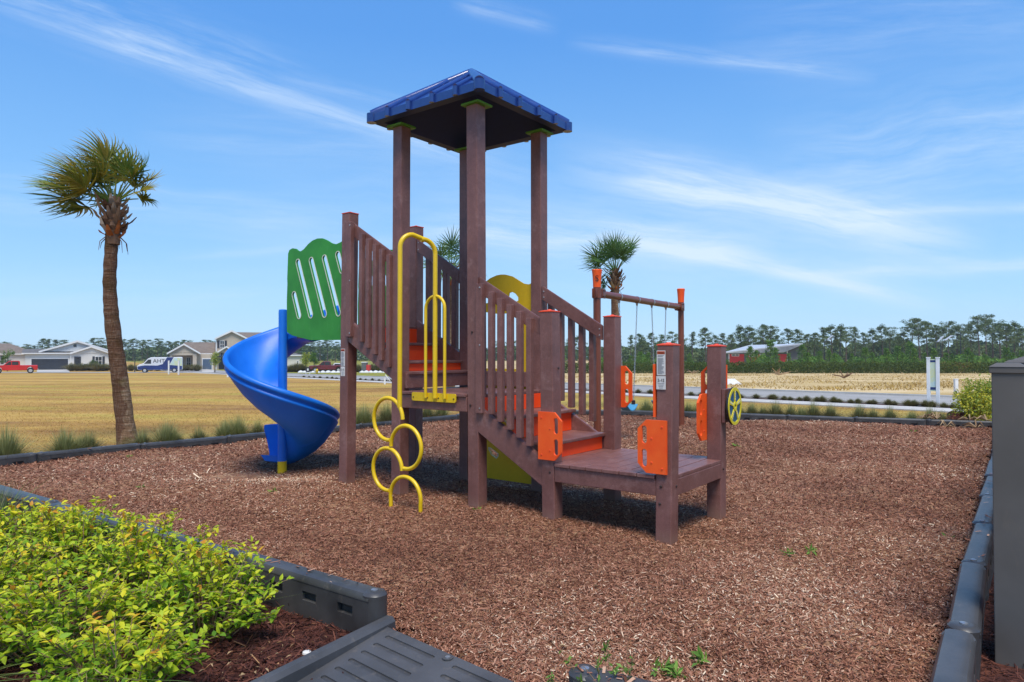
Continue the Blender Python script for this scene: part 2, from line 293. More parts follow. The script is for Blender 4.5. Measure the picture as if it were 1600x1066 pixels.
# ------------------------------------------------------------------ mesh helpers
def link(o, parent=None):
    COL.objects.link(o)
    if parent is not None: o.parent = parent
    return o
class MB:
    def __init__(s): s.v = []; s.f = []; s.t = []
    def add(s, vs, fs, tone=None):
        b = len(s.v); s.v += [tuple(p) for p in vs]; s.f += [tuple(b + i for i in f) for f in fs]
        s.t += [tone if tone is not None else .5] * len(fs)
        return s
    def box(s, x0, x1, y0, y1, z0, z1, ch=0.0, mat=None, tone=None):
        bm = bmesh.new(); bmesh.ops.create_cube(bm, size=1)
        for v in bm.verts: v.co = Vector(((x0 + x1) / 2 + v.co.x * (x1 - x0), (y0 + y1) / 2 + v.co.y * (y1 - y0), (z0 + z1) / 2 + v.co.z * (z1 - z0)))
        if ch: bmesh.ops.bevel(bm, geom=bm.edges[:], offset=ch, segments=2, affect='EDGES', profile=.5)
        if mat is not None: bm.transform(mat)
        bm.verts.index_update()
        s.add([v.co[:] for v in bm.verts], [[v.index for v in f.verts] for f in bm.faces], tone); bm.free(); return s
    def prism(s, pts, axis, a0, a1, mat=None, tone=None):
        """outline pts extruded along an axis ('x','y','z'); pts are the two other coords in order"""
        def P(p, a): return {'x': (a, p[0], p[1]), 'y': (p[0], a, p[1]), 'z': (p[0], p[1], a)}[axis]
        n = len(pts); vs = [P(p, a0) for p in pts] + [P(p, a1) for p in pts]
        if mat is not None: vs = [tuple(mat @ Vector(p)) for p in vs]
        fs = [list(range(n))[::-1], list(range(n, 2 * n))] + [[i, (i + 1) % n, n + (i + 1) % n, n + i] for i in range(n)]
        return s.add(vs, fs, tone)
    def tube(s, path, r, seg=10, closed=False, tone=None, cap=True):
        path = [Vector(p) for p in path]; n = len(path); rs = r if hasattr(r, '__len__') else [r] * n
        rings = []; up = None
        for i, p in enumerate(path):
            if closed: d = path[(i + 1) % n] - path[i - 1]
            else: d = path[min(i + 1, n - 1)] - path[max(i - 1, 0)]
            d.normalize()
            if up is None: up = d.orthogonal().normalized()
            up = (up - d * up.dot(d)); up = up.normalized() if up.length > 1e-6 else d.orthogonal().normalized()
            w = d.cross(up)
            rings.append([p + (up * math.cos(2 * math.pi * k / seg) + w * math.sin(2 * math.pi * k / seg)) * rs[i] for k in range(seg)])
        vs = [q for rg in rings for q in rg]; fs = []
        for i in range(n if closed else n - 1):
            a, b = i * seg, ((i + 1) % n) * seg
            for k in range(seg): fs.append([a + k, a + (k + 1) % seg, b + (k + 1) % seg, b + k])
        if not closed and cap: fs += [list(range(seg))[::-1], [(n - 1) * seg + k for k in range(seg)]]
        return s.add(vs, fs, tone)
    def cyl(s, p0, p1, r0, r1=None, seg=16, tone=None): return s.tube([p0, p1], [r0, r0 if r1 is None else r1], seg, tone=tone)
    def plate(s, outer, holes, fn, th, tone=None):
        """flat plate with holes; fn(a,b,w) maps outline coords + thickness coordinate to 3D"""
        loops = [outer] + list(holes)
        tri = tessellate_polygon([[Vector((p[0], p[1], 0)) for p in l] for l in loops])
        pts = [p for l in loops for p in l]; n = len(pts)
        vs = [fn(p[0], p[1], 0) for p in pts] + [fn(p[0], p[1], th) for p in pts]
        fs = [list(t) for t in tri] + [[n + i for i in t][::-1] for t in tri]
        k = 0
        for l in loops:
            m_ = len(l)
            for i in range(m_): fs.append([k + i, k + (i + 1) % m_, n + k + (i + 1) % m_, n + k + i])
            k += m_
        return s.add(vs, fs, tone)
    def build(s, name, mat, parent=None, smooth=False, auto=None):
        me = bpy.data.meshes.new(name); me.from_pydata(s.v, [], s.f)
        if any(t != .5 for t in s.t):
            a = me.attributes.new('tone', 'FLOAT', 'FACE'); a.data.foreach_set('value', s.t)
        bm = bmesh.new(); bm.from_mesh(me); bmesh.ops.recalc_face_normals(bm, faces=bm.faces[:]); bm.to_mesh(me); bm.free()
        me.materials.append(M[mat] if isinstance(mat, str) else mat)
        if smooth:
            me.polygons.foreach_set('use_smooth', [True] * len(me.polygons))
            if auto is not None: me.set_sharp_from_angle(angle=R(auto))
        return link(bpy.data.objects.new(name, me), parent)
def np_mesh(name, V, F, tone, mat, parent=None):
    """V (n,3), F (m,k) all same k, tone (m,)"""
    me = bpy.data.meshes.new(name); m_, k = F.shape
    me.vertices.add(len(V)); me.vertices.foreach_set('co', V.astype(np.float32).ravel())
    me.loops.add(m_ * k); me.loops.foreach_set('vertex_index', F.astype(np.int32).ravel())
    me.polygons.add(m_); me.polygons.foreach_set('loop_start', np.arange(0, m_ * k, k, dtype=np.int32))
    me.update(calc_edges=True)
    a = me.attributes.new('tone', 'FLOAT', 'FACE'); a.data.foreach_set('value', tone.astype(np.float32))
    me.materials.append(M[mat])
    return link(bpy.data.objects.new(name, me), parent)
def tag(o, label=None, cat=None, group=None, kind=None):
    if label: o['label'] = label
    if cat: o['category'] = cat
    if group: o['group'] = group
    if kind: o['kind'] = kind
    return o
def empty(name, loc=(0, 0, 0), rz=0, label=None, cat=None, group=None):
    o = bpy.data.objects.new(name, None); o.location = loc; o.rotation_euler = (0, 0, rz); o.empty_display_size = .1
    COL.objects.link(o); return tag(o, label, cat, group)
CH = {}
def dup(o, parent=None):
    c = o.copy(); COL.objects.link(c)
    if parent is not None: c.parent = parent
    for ch in [q for q in bpy.data.objects if q.parent == o]: dup(ch, c)
    return c
FONT_CACHE = {}
def text_mesh(name, s, size, mat, parent, fn, depth=.002):
    """lettering as a thin mesh; fn maps (x, y, w) of the centred text to parent coordinates"""
    cu = bpy.data.curves.new(name, 'FONT'); cu.body = s; cu.size = size; cu.extrude = depth; cu.align_x = 'CENTER'; cu.align_y = 'CENTER'; cu.resolution_u = 3
    tmp = bpy.data.objects.new('tmp', cu); COL.objects.link(tmp); bpy.context.view_layer.update()
    me = bpy.data.meshes.new_from_object(tmp); bpy.data.objects.remove(tmp)
    for v in me.vertices: v.co = Vector(fn(v.co.x, v.co.y, v.co.z))
    me.materials.clear(); me.materials.append(M[mat]); me.name = name
    return link(bpy.data.objects.new(name, me), parent)
def slot(cx, cy, w, h, n=6, ang=0):
    """vertical rounded slot outline"""
    r = w / 2; pts = []
    for k in range(n + 1): a = math.pi * k / n; pts.append((r * math.cos(a), h / 2 - r + r * math.sin(a)))
    for k in range(n + 1): a = math.pi + math.pi * k / n; pts.append((r * math.cos(a), -h / 2 + r + r * math.sin(a)))
    ca, sa = math.cos(ang), math.sin(ang)
    return [(cx + x * ca - y * sa, cy + x * sa + y * ca) for x, y in pts]
def ring_plate(mb, outline_fn, w0, w1, fn, th):
    mb.plate(outline_fn(w1), [outline_fn(w0)], fn, th)

# ------------------------------------------------------------------ frames
A = .6543; BX, BY = -.3283, 6.3219
U = Vector((math.cos(A), -math.sin(A), 0)); V = Vector((math.sin(A), math.cos(A), 0))
def W(u, v, z=0): return Vector((BX, BY, 0)) + U * u + V * v + Vector((0, 0, z))
def UV(x, y): d = Vector((x - BX, y - BY, 0)); return d.dot(U), d.dot(V)
def g(Y):
    if Y <= 12: return -.05
    return -.05 - .0170 * (min(Y, 126) - 12)

# ================================================================== SETTING
def ground():
    xs = [-420, -200, -120, -80, -50, -30, -20, -12, -6, 0, 6, 12, 20, 30, 50, 80, 120, 200, 420]
    ys = [-30, -6, 0, 4, 8, 12, 16, 22, 30, 40, 55, 70, 90, 110, 126, 150, 200, 300, 420]
    vs = [(x, y, g(y)) for y in ys for x in xs]; n = len(xs)
    fs = [(j * n + i, j * n + i + 1, (j + 1) * n + i + 1, (j + 1) * n + i) for j in range(len(ys) - 1) for i in range(n - 1)]
    m = MB(); m.add(vs, fs); o = m.build('ground', 'ground'); tag(o, kind='structure')
ground()
T = Vector((-.57, .82, 0)); T.normalize(); N = Vector((.82, .57, 0)); N.normalize()
def strip(name, n0, n1, mat, dz, s0=-25, s1=190, thick=0):
    m = MB(); k = int((s1 - s0) / 2); vs = []
    for i in range(k + 1):
        s = s0 + (s1 - s0) * i / k
        for nn in (n0, n1):
            p = N * nn + T * s; vs.append((p.x, p.y, g(p.y) + dz))
    fs = [(2 * i, 2 * i + 1, 2 * i + 3, 2 * i + 2) for i in range(k)]
    m.add(vs, fs)
    if thick:
        b = len(vs); m.add([(x, y, z - thick) for x, y, z in vs], [(2 * i, 2 * i + 2, 2 * i + 3, 2 * i + 1) for i in range(k)])
        m.f += [(2 * i, 2 * i + 2, b + 2 * i + 2, b + 2 * i) for i in range(k)] + [(2 * i + 1, b + 2 * i + 1, b + 2 * i + 3, 2 * i + 3) for i in range(k)]
        m.t += [.5] * (2 * k)
    o = m.build(name, mat); tag(o, kind='structure'); return o
strip('sidewalk', 19.9, 21.4, 'concrete', .035, thick=.06)
strip('verge', 21.42, 22.38, 'bed', .012)
strip('kerb', 22.4, 22.62, 'concrete', .07, thick=.12)
strip('road', 22.62, 28.9, 'asphalt', .012)
strip('far_kerb', 28.9, 29.15, 'concrete', .09, thick=.12)
def poly_sheet(name, pts, z, mat, kind='structure'):
    tri = tessellate_polygon([[Vector((p[0], p[1], 0)) for p in pts]])
    m = MB(); m.add([(p[0], p[1], z) for p in pts], tri); o = m.build(name, mat)
    for p in o.data.polygons:
        if p.normal.z < 0: p.flip()
    tag(o, kind=kind); return o
# play area corners (world xy)
P_END = Vector((-.668, 3.543)); P_L = Vector((-7.03, 7.98)); P_LB = Vector((-.36, 15.67)); P_B = Vector((2.2, 15.75)); P_R = Vector((9.28, 12.96)); P_RB = Vector((1.275, 2.085)); P_G = Vector((.239, 2.714))
poly_sheet('playground_surface', [P_END, P_G, P_RB, P_R, P_B, P_LB, P_L], -0.022, 'mulch')
def off(a, b, d):
    """line a-b moved by d to its left"""
    t = (b - a).normalized(); n = Vector((-t.y, t.x)); return a + n * d, b + n * d
# planting beds outside the borders
a, b = P_END, P_L
poly_sheet('planting_bed', [P_END + Vector((.03, .02)), P_L, P_L + Vector((-1.6, -1.9)), Vector((-5, 2.2)), Vector((-1.4, .2)), Vector((-.2, .6)), Vector((-.75, 3.3))], -.03, 'bed')
poly_sheet('back_planting_bed', [P_L, P_LB, P_LB + Vector((-.35, .75)), P_L + Vector((-.62, .45))], -.034, 'bed')
poly_sheet('side_planting_bed', [P_RB, P_R, P_R + Vector((1.9, -1.2)), Vector((3.5, .8)), Vector((1.6, .4)), Vector((.3, 1.6)), P_G], -.03, 'bed')

# ------------------------------------------------------------------ loose chips
def hf(x, y):
    """raked and kicked relief of the chip surface: hummocks, hollow at the slide exit and around the step"""
    h = .018 * np.sin(x * 2.1 + 1.3 * np.sin(y * 1.4)) + .010 * np.sin(y * 3.3 + x * 1.1) + .008 * np.sin(x * 5.3 - y * 4.1 + np.sin(y * 2.2)) + .018
    h = h - .045 * np.exp(-(((x + 3.15) / .5) ** 2 + ((y - 8.0) / .35) ** 2)) + .030 * np.exp(-(((x + 3.3) / .9) ** 2 + ((y - 7.4) / .3) ** 2))
    return h
def mulch_relief():
    poly = [tuple(p) for p in (P_END, P_G, P_RB, P_R, P_B, P_LB, P_L)]
    st = .14; xs = np.arange(-7.2, 9.5, st); ys = np.arange(1.9, 16, st); X, Y = np.meshgrid(xs, ys); P = np.stack([X.ravel(), Y.ravel()], 1); ins = pts_in(poly, P).reshape(X.shape)
    c = [np.array([(a + b) / 2 for a, b in zip(poly[i], poly[(i + 1) % 7])]) for i in range(7)]
    Z = np.where(ins, hf(X, Y), -.02) ; idx = np.arange(X.size).reshape(X.shape)
    ok = ins[:-1, :-1] & ins[1:, :-1] & ins[:-1, 1:] & ins[1:, 1:]
    F = np.stack([idx[:-1, :-1][ok], idx[:-1, 1:][ok], idx[1:, 1:][ok], idx[1:, :-1][ok]], 1)
    me = bpy.data.meshes.new('mulch_relief'); use = np.unique(F); mp = -np.ones(X.size, int); mp[use] = np.arange(len(use))
    me.from_pydata(np.stack([X.ravel(), Y.ravel(), Z.ravel()], 1)[use].tolist(), [], mp[F].tolist()); me.polygons.foreach_set('use_smooth', [True] * len(me.polygons)); me.materials.append(M['mulch'])
    tag(link(bpy.data.objects.new('mulch_relief', me)), kind='structure')
def pts_in(poly, P):
    x, y = P[:, 0], P[:, 1]; ins = np.zeros(len(P), bool); n = len(poly)
    for i in range(n):
        x0, y0 = poly[i]; x1, y1 = poly[(i + 1) % n]
        c = ((y0 > y) != (y1 > y)) & (x < (x1 - x0) * (y - y0) / (y1 - y0 + 1e-12) + x0); ins ^= c
    return ins
mulch_relief()
def chips(name, poly, n, z, mat, l0, l1, w0, w1, label, tilt=.45, pw=1.7, dmin=2.0, dmax=17, tones=None, lift=.012):
    poly = [tuple(p) for p in poly]; out = []
    tot_ = 0
    while tot_ < n:
        u = rng.random(n * 2); e = 2 - pw
        d = (dmin ** e + u * (dmax ** e - dmin ** e)) ** (1 / e); az = (rng.random(n * 2) - .5) * 1.9
        P = np.stack([d * np.sin(az), d * np.cos(az)], 1)
        P = P[pts_in(poly, P)]; out.append(P); tot_ += len(P)
    P = np.concatenate(out)[:n]; d = np.hypot(P[:, 0], P[:, 1])
    sc_ = 1 + np.clip(d - 5, 0, 9) * .10
    L = (l0 + (l1 - l0) * rng.random(n) ** 2) * sc_; Wd = (w0 + (w1 - w0) * rng.random(n)) * sc_
    th = rng.random(n) * math.pi * 2; pt = rng.normal(0, tilt, n); rl = rng.normal(0, tilt * 1.2, n)
    ax = np.stack([np.cos(th) * np.cos(pt), np.sin(th) * np.cos(pt), np.sin(pt)], 1)
    pr = np.stack([-np.sin(th), np.cos(th), np.zeros(n)], 1); up = np.cross(ax, pr)
    wd = pr * np.cos(rl)[:, None] + up * np.sin(rl)[:, None]
    c = np.stack([P[:, 0], P[:, 1], z + rng.random(n) * lift + (hf(P[:, 0], P[:, 1]) if name == 'wood_chips' else 0)], 1)
    k = rng.random(n) * .5 + .5
    q = np.stack([c - ax * L[:, None] / 2 - wd * (Wd * k)[:, None] / 2, c + ax * L[:, None] / 2 - wd * Wd[:, None] / 2 * .6, c + ax * L[:, None] / 2 + wd * Wd[:, None] / 2 * .7, c - ax * L[:, None] / 2 + wd * (Wd * k)[:, None] / 2], 1)
    Vt = q.reshape(-1, 3); F = np.arange(4 * n).reshape(n, 4)
    # patchy tone: broad damp / bleached areas plus per-chip spread
    pat = (np.sin(P[:, 0] * 1.3 + 1.1 * np.sin(P[:, 1] * .9)) + np.sin(P[:, 1] * 1.9 + 1.7 * np.sin(P[:, 0] * .7 + 2)) + .7 * np.sin(P[:, 0] * 4.1 + P[:, 1] * 3.3 + 2 * np.sin(P[:, 1] * 2.3))) * .075
    if name == 'wood_chips':   # bleached dusty scuff where the slide ends
        pat += .38 * np.exp(-(((P[:, 0] + 2.55) / .95) ** 2 + ((P[:, 1] - 7.75) / .45) ** 2))
    tn = np.clip(rng.beta(1.7, 2.0, n) + pat, 0, 1)
    o = np_mesh(name, Vt, F, tn, mat); tag(o, label, name.replace('_', ' '), kind='stuff'); return o
chips('wood_chips', [P_END, P_G, P_RB, P_R, P_B, P_LB, P_L], 300000, .002, 'chip', .009, .042, .003, .009, 'loose reddish brown wood chips covering the playground floor')
chips('bed_shreds', [P_END, P_L, P_L + Vector((-1.6, -1.9)), Vector((-5, 2.2)), Vector((-1.4, .2)), Vector((-.2, .6)), Vector((-.75, 3.3))], 32000, -.028, 'chip_dark', .02, .12, .003, .010, 'dark shredded mulch in the front planting bed', pw=1.9, dmin=1.5, dmax=9)
chips('bed_shreds', [P_RB, P_R, P_R + Vector((1.9, -1.2)), Vector((3.5, .8)), Vector((1.6, .4)), Vector((.3, 1.6)), P_G], 16000, -.028, 'chip_dark', .02, .12, .003, .010, 'dark shredded mulch between the right border and the grey fence', pw=1.9, dmin=1.2, dmax=10)

chips('coarse_chips', [P_END, P_G, P_RB, P_R, P_B, P_LB, P_L], 2000, .014, 'chip', .03, .085, .004, .012, 'longer loose splinters lying among the wood chips', tilt=.3, pw=1.5)
def timber_litter():
    n = 520; out = []
    segs = [(P_END, P_L, .20), (P_G, P_RB, .20), (P_RB, P_R, .19), (P_L, P_LB, .125)]
    for a, b, z in segs:
        k = n // 4; t = rng.random(k); q = np.array([a.x, a.y]) + t[:, None] * np.array([b.x - a.x, b.y - a.y]); d_ = np.array([b.x - a.x, b.y - a.y]); d_ /= np.linalg.norm(d_); q += np.array([-d_[1], d_[0]]) * rng.normal(0, .028, k)[:, None]
        out.append(np.concatenate([q, np.full((k, 1), z + .006)], 1))
    C = np.concatenate(out); n = len(C); th = rng.random(n) * 6.28; L = (.006 + .022 * rng.random(n) ** 2)[:, None]; w = L * (.15 + .2 * rng.random(n))[:, None]
    ax = np.stack([np.cos(th), np.sin(th), rng.normal(0, .12, n)], 1); pr = np.stack([-np.sin(th), np.cos(th), rng.normal(0, .12, n)], 1)
    V_ = np.stack([C - ax * L - pr * w, C + ax * L - pr * w, C + ax * L + pr * w, C - ax * L + pr * w], 1).reshape(-1, 3)
    tag(np_mesh('timber_litter', V_, np.arange(4 * n).reshape(n, 4), rng.random(n), 'chip'), 'small wood crumbs lying on top of the black border timbers', 'litter', kind='stuff')
timber_litter()
def blades(name, P, z, h0, h1, w, mat, label, cat, lean=.5):
    n = len(P); h = h0 + (h1 - h0) * rng.random(n); th = rng.random(n) * 2 * math.pi; ln = rng.normal(0, lean, (n, 2))
    pr = np.stack([np.cos(th), np.sin(th), np.zeros(n)], 1) * (w * (.6 + .8 * rng.random(n)))[:, None]
    c = np.stack([P[:, 0], P[:, 1], z], 1); tip = c + np.stack([ln[:, 0] * h, ln[:, 1] * h, h], 1)
    Vt = np.stack([c - pr, c + pr, tip], 1).reshape(-1, 3); F = np.arange(3 * n).reshape(n, 3)
    o = np_mesh(name, Vt, F, rng.random(n), mat); tag(o, label, cat, kind='stuff'); return o
def field_grass():
    n = 90000; az = -(rng.random(n) * .72 - .02) ; d = 9 + 45 * rng.random(n) ** 1.6
    P = np.stack([d * np.sin(az), d * np.cos(az)], 1)
    k = (P @ np.array([N.x, N.y])) < 19.8
    lb = np.array([P_LB.x - P_L.x, P_LB.y - P_L.y]); lb /= np.linalg.norm(lb); nn = np.array([-lb[1], lb[0]])
    k &= ((P - np.array([P_L.x, P_L.y])) @ nn) > .75
    P = P[k]; z = np.array([g(y) for y in P[:, 1]])
    blades('dry_lawn', P, z, .012, .042, .005, 'dry_blade', 'short golden dry grass on the field left of the playground', 'grass', .9)
    n = 40000; P = np.stack([rng.random(n) * 22 - 1, 13 + 9 * rng.random(n)], 1)
    k = ((P @ np.array([N.x, N.y])) < 19.8)
    t = (P_R - P_B).normalized(); nv = np.array([-t.y, t.x]); k &= ((P - np.array([P_B.x, P_B.y])) @ nv) > .25
    P = P[k]; z = np.array([g(y) for y in P[:, 1]])
    blades('verge_lawn', P, z, .015, .05, .005, 'dry_blade', 'yellow green grass strip between the back border and the sidewalk', 'grass', .9)
field_grass()

# ================================================================== BORDER TIMBERS
def make_timber():
    L = 1.21; h = .29; w = .125
    root = empty('border_timber')
    m = MB()
    # core + two pierced side walls + softly rounded top
    m.box(.05, L - .05, -w / 2 + .03, w / 2 - .03, 0, h - .03)
    rects = []
    for k in range(4):
        c = .20 + k * .27; rects.append([(c - .055, h - .135), (c + .055, h - .135), (c + .055, h - .085), (c - .055, h - .085)])
    for s in (-1, 1):
        m.plate([(.04, 0), (L - .04, 0), (L - .04, h - .035), (.04, h - .035)], [r[::-1] for r in rects], lambda a, b, t, s=s: (a, s * (w / 2 - t), b), .028)
    prof = [(-w / 2 - .002, h - .04), (-w / 2 - .002, h - .03), (-w / 2 + .012, h - .006), (-w / 2 + .03, h), (w / 2 - .03, h), (w / 2 - .012, h - .006), (w / 2 + .002, h - .03), (w / 2 + .002, h - .04)]
    m.prism(prof, 'x', .035, L - .035)
    # overlapping rounded ends
    for cx, z1 in ((.055, h + .001), (L - .055, h - .004)):
        m.tube([(cx, 0, 0), (cx, 0, z1 - .016), (cx, 0, z1 - .004), (cx, 0, z1)], [w / 2 + .001, w / 2 + .001, w / 2 - .010, w / 2 - .026], 24)
    m.build('body', 'border', root, True, 35)
    b = MB(); b.tube([(.055, 0, h), (.055, 0, h + .006), (.055, 0, h + .009)], [.017, .017, .009], 14); b.build('stake_cap', 'galv', root, True, 40)
    return root
tp = make_timber(); tfirst = True
ORD = ['first', 'second', 'third', 'fourth', 'fifth', 'sixth', 'seventh', 'eighth', 'ninth', 'tenth', 'eleventh', 'twelfth', 'thirteenth', 'fourteenth', 'fifteenth', 'sixteenth', 'seventeenth', 'eighteenth', 'nineteenth', 'twentieth', 'twenty-first', 'twenty-second', 'twenty-third', 'twenty-fourth', 'twenty-fifth', 'twenty-sixth', 'twenty-seventh', 'twenty-eighth', 'twenty-ninth', 'thirtieth', 'thirty-first', 'thirty-second', 'thirty-third', 'thirty-fourth', 'thirty-fifth', 'thirty-sixth', 'thirty-seventh', 'thirty-eighth', 'thirty-ninth', 'fortieth', 'forty-first', 'forty-second', 'forty-third', 'forty-fourth', 'forty-fifth', 'forty-sixth', 'forty-seventh', 'forty-eighth', 'forty-ninth', 'fiftieth']
def run_timbers(a, b, n, top, lab, jit=.010):
    global tfirst
    d = (b - a) / n; ang = math.atan2(d.y, d.x)
    for i in range(n):
        if tfirst: o = tp; tfirst = False
        else: o = dup(tp)
        p = a + d * i; j = random.uniform(-.004, .004)
        tz = top if not hasattr(top, '__len__') else top[0] + (top[1] - top[0]) * i / max(1, n - 1)
        o.location = (p.x, p.y, tz - .29 + random.uniform(-jit, jit) * .55); o.rotation_euler = (random.uniform(-2 * jit, 2 * jit), random.uniform(-.008, .008), ang + random.uniform(-jit, jit))
        sl = d.length / 1.21; o.scale = (sl, 1, 1)
        tag(o, lab % ORD[i] if '%s' in lab else lab, 'border timber', 'black plastic border timbers round the playground')
run_timbers(P_END, P_L, 6, (.20, .17), 'black plastic border timber behind the lime shrubs, %s from the ramp')
run_timbers(P_L, P_LB, 8, (.13, .11), 'black border timber edging the golden field, %s from the left of the row')
run_timbers(P_LB, P_B, 2, .12, 'black border timber behind the climbing frame at the back corner, %s from the left')
run_timbers(P_B, P_R, 6, .14, 'black border timber along the back near the kerb shrubs, %s from the swings')
run_timbers(P_RB, P_R, 11, (.20, .16), 'black border timber along the right side by the grey fence, %s from the front', .020)
run_timbers(P_G, P_RB, 1, .20, 'black border timber at bottom centre under a twiggy plant')

# ------------------------------------------------------------------ ramp
def make_ramp():
    pu, pv = UV(P_END.x + .04, P_END.y - .06)
    root = empty('access_ramp', W(pu, pv, 0), -A + .11, 'black plastic access ramp with pressed grooves and a raised left kerb', 'ramp')
    Lr, Wr = 1.28, 1.15; z0, z1 = .045, -.03
    def zz(y): return z0 + (z1 - z0) * (-y / Wr)
    holes = []
    for r in range(12):
        y = -.07 - r * .083
        off_ = 0 if r % 2 == 0 else .0
        holes.append([(y2[1], y2[0]) for y2 in slot(y, .06 + .175, .028, .35)])
        holes.append([(y2[1], y2[0]) for y2 in slot(y, .53 + .175, .028, .35)])
        holes.append([(y2[1], y2[0]) for y2 in slot(y, 1.0 + .11, .028, .2)])
    outer = [(.0, 0), (Lr, 0), (Lr, -Wr), (.0, -Wr)]
    m = MB(); m.plate(outer, [h[::-1] for h in holes], lambda a, b, t: (a, b - .195 * a, zz(b) - t), .006)
    m.build('deck', 'border_dust', root)
    m = MB(); m.prism([(0, zz(0) - .0065), (-Wr, zz(-Wr) - .0065), (-Wr, -.10), (0, -.10)], 'x', 0, Lr); m.v = [(x, y - .195 * x, z) for x, y, z in m.v]; m.build('groove_base', 'border', root)
    m = MB(); m.prism([(-.07, -.08), (-.07, .055), (-.055, .075), (-.018, .075), (.0, .055), (.0, -.08)], 'y', .06, -Wr)
    m.build('side_kerb', 'border_dust', root)
    for x in (.47, .97):
        m = MB(); m.tube([(x, -.035 - .195 * x, zz(-.03) + .001), (x, -.035 - .195 * x, zz(-.03) + .006)], .026, 18); br = m.build('bolt_ring', 'border', root)
        m = MB(); m.tube([(x, -.035 - .195 * x, zz(-.03) + .006), (x, -.035 - .195 * x, zz(-.03) + .009)], .012, 12); m.build('bolt', 'galv', br)
make_ramp()

# ================================================================== PLAY STRUCTURE  (local x = U, y = V)
Lt, WD, s1, L2, s2 = 1.0043, 1.0127, .8426, 1.0434, .8186
PH = .0635
PS = empty('play_structure', (BX, BY, 0), -A, 'tall brown wooden play tower with blue roof, stairs, yellow hoop climber and blue spiral slide', 'climbing frame')
def lean(n):   # small real leans of the posts (base shift, top shift) along the picture's width, metres
    return {'B': (.014, -.008), 'C': (.006, -.022), 'D': (-.009, .015), 'E': (-.009, .001), 'F': (.007, .012), 'A': (-.012, .015), 'G': (-.007, .004), 'H': (-.002, -.006), 'I': (.002, 0), 'J': (-.003, .002)}[n]
POST = {'B': (0, 0, 3.72), 'G': (-Lt, 0, 3.72), 'H': (0, WD, 3.72), 'I': (-Lt, WD, 3.72), 'C': (s1, 0, 1.775), 'F': (s1, WD, 1.775), 'D': (s1 + L2, 0, 1.485), 'E': (s1 + L2, WD, 1.485), 'A': (-Lt - s2, 0, 2.94), 'J': (-Lt - s2, WD, 2.94)}
def chbox(mb, x0, x1, y0, y1, z0, z1, ch=.006, shear=None):
    b = len(mb.v); mb.box(x0, x1, y0, y1, z0, z1, ch)
    if shear:
        for i in range(b, len(mb.v)):
            x, y, z = mb.v[i]; t = (z - z0) / (z1 - z0); s_ = shear[0] + (shear[1] - shear[0]) * t
            mb.v[i] = (x + s_ * math.cos(A), y + s_ * math.sin(A), z)
for n_, (u, v, h) in POST.items():
    m = MB(); chbox(m, u - PH, u + PH, v - PH, v + PH, -.25, h, .007, lean(n_)); m.build('post', 'lumber', PS, True, 18)
    if h < 3:
        s_ = lean(n_)[1]; cu_, cv_ = u + s_ * math.cos(A), v + s_ * math.sin(A)
        m = MB(); q = PH + .003
        m.add([(cu_ - q, cv_ - q, h), (cu_ + q, cv_ - q, h), (cu_ + q, cv_ + q, h), (cu_ - q, cv_ + q, h), (cu_ - q, cv_ - q, h + .008), (cu_ + q, cv_ - q, h + .008), (cu_ + q, cv_ + q, h + .008), (cu_ - q, cv_ + q, h + .008)],
              [(3, 2, 1, 0), (0, 1, 5, 4), (1, 2, 6, 5), (2, 3, 7, 6), (3, 0, 4, 7)])
        m.add([(cu_ - q, cv_ - q, h + .008), (cu_ + q, cv_ - q, h + .008), (cu_ + q, cv_ + q, h + .008), (cu_ - q, cv_ + q, h + .008), (cu_ - .03, cv_ - .03, h + .017), (cu_ + .03, cv_ - .03, h + .017), (cu_ + .03, cv_ + .03, h + .017), (cu_ - .03, cv_ + .03, h + .017)],
              [(0, 1, 5, 4), (1, 2, 6, 5), (2, 3, 7, 6), (3, 0, 4, 7), (4, 5, 6, 7)])
        m.cyl((cu_, cv_, h + .014), (cu_, cv_, h + .024), .022, .016, 14)
        m.build('post_cap', 'orange_dull', PS)
    else:
        m = MB(); m.box(u - .105, u + .105, v - .105, v + .105, h - .004, h + .016, .004); m.build('roof_bracket', 'green_plate', PS)
def part(name, mat, *boxes, ch=.005, parent=None):
    m = MB()
    for b in boxes: m.box(*b, ch)
    return m.build(name, mat, parent or PS, True, 18)
# decks: boards run across (along v), board ends show on the front
def deck(u0, u1, v0, v1, z, bw=.138):
    n = max(1, round((u1 - u0) / bw)); w = (u1 - u0) / n; m = MB()
    for i in range(n): m.box(u0 + i * w + .004, u0 + (i + 1) * w - .004, v0, v1, z - .028, z + random.uniform(-.001, .001), .004)
    return m.build('deck_boards', 'lumber', PS, True, 18)
def beam(u0, u1, v0, v1, z0, z1): return part('beam', 'lumber', (u0, u1, v0, v1, z0, z1))
BO = -PH - .022          # outer face of front beams
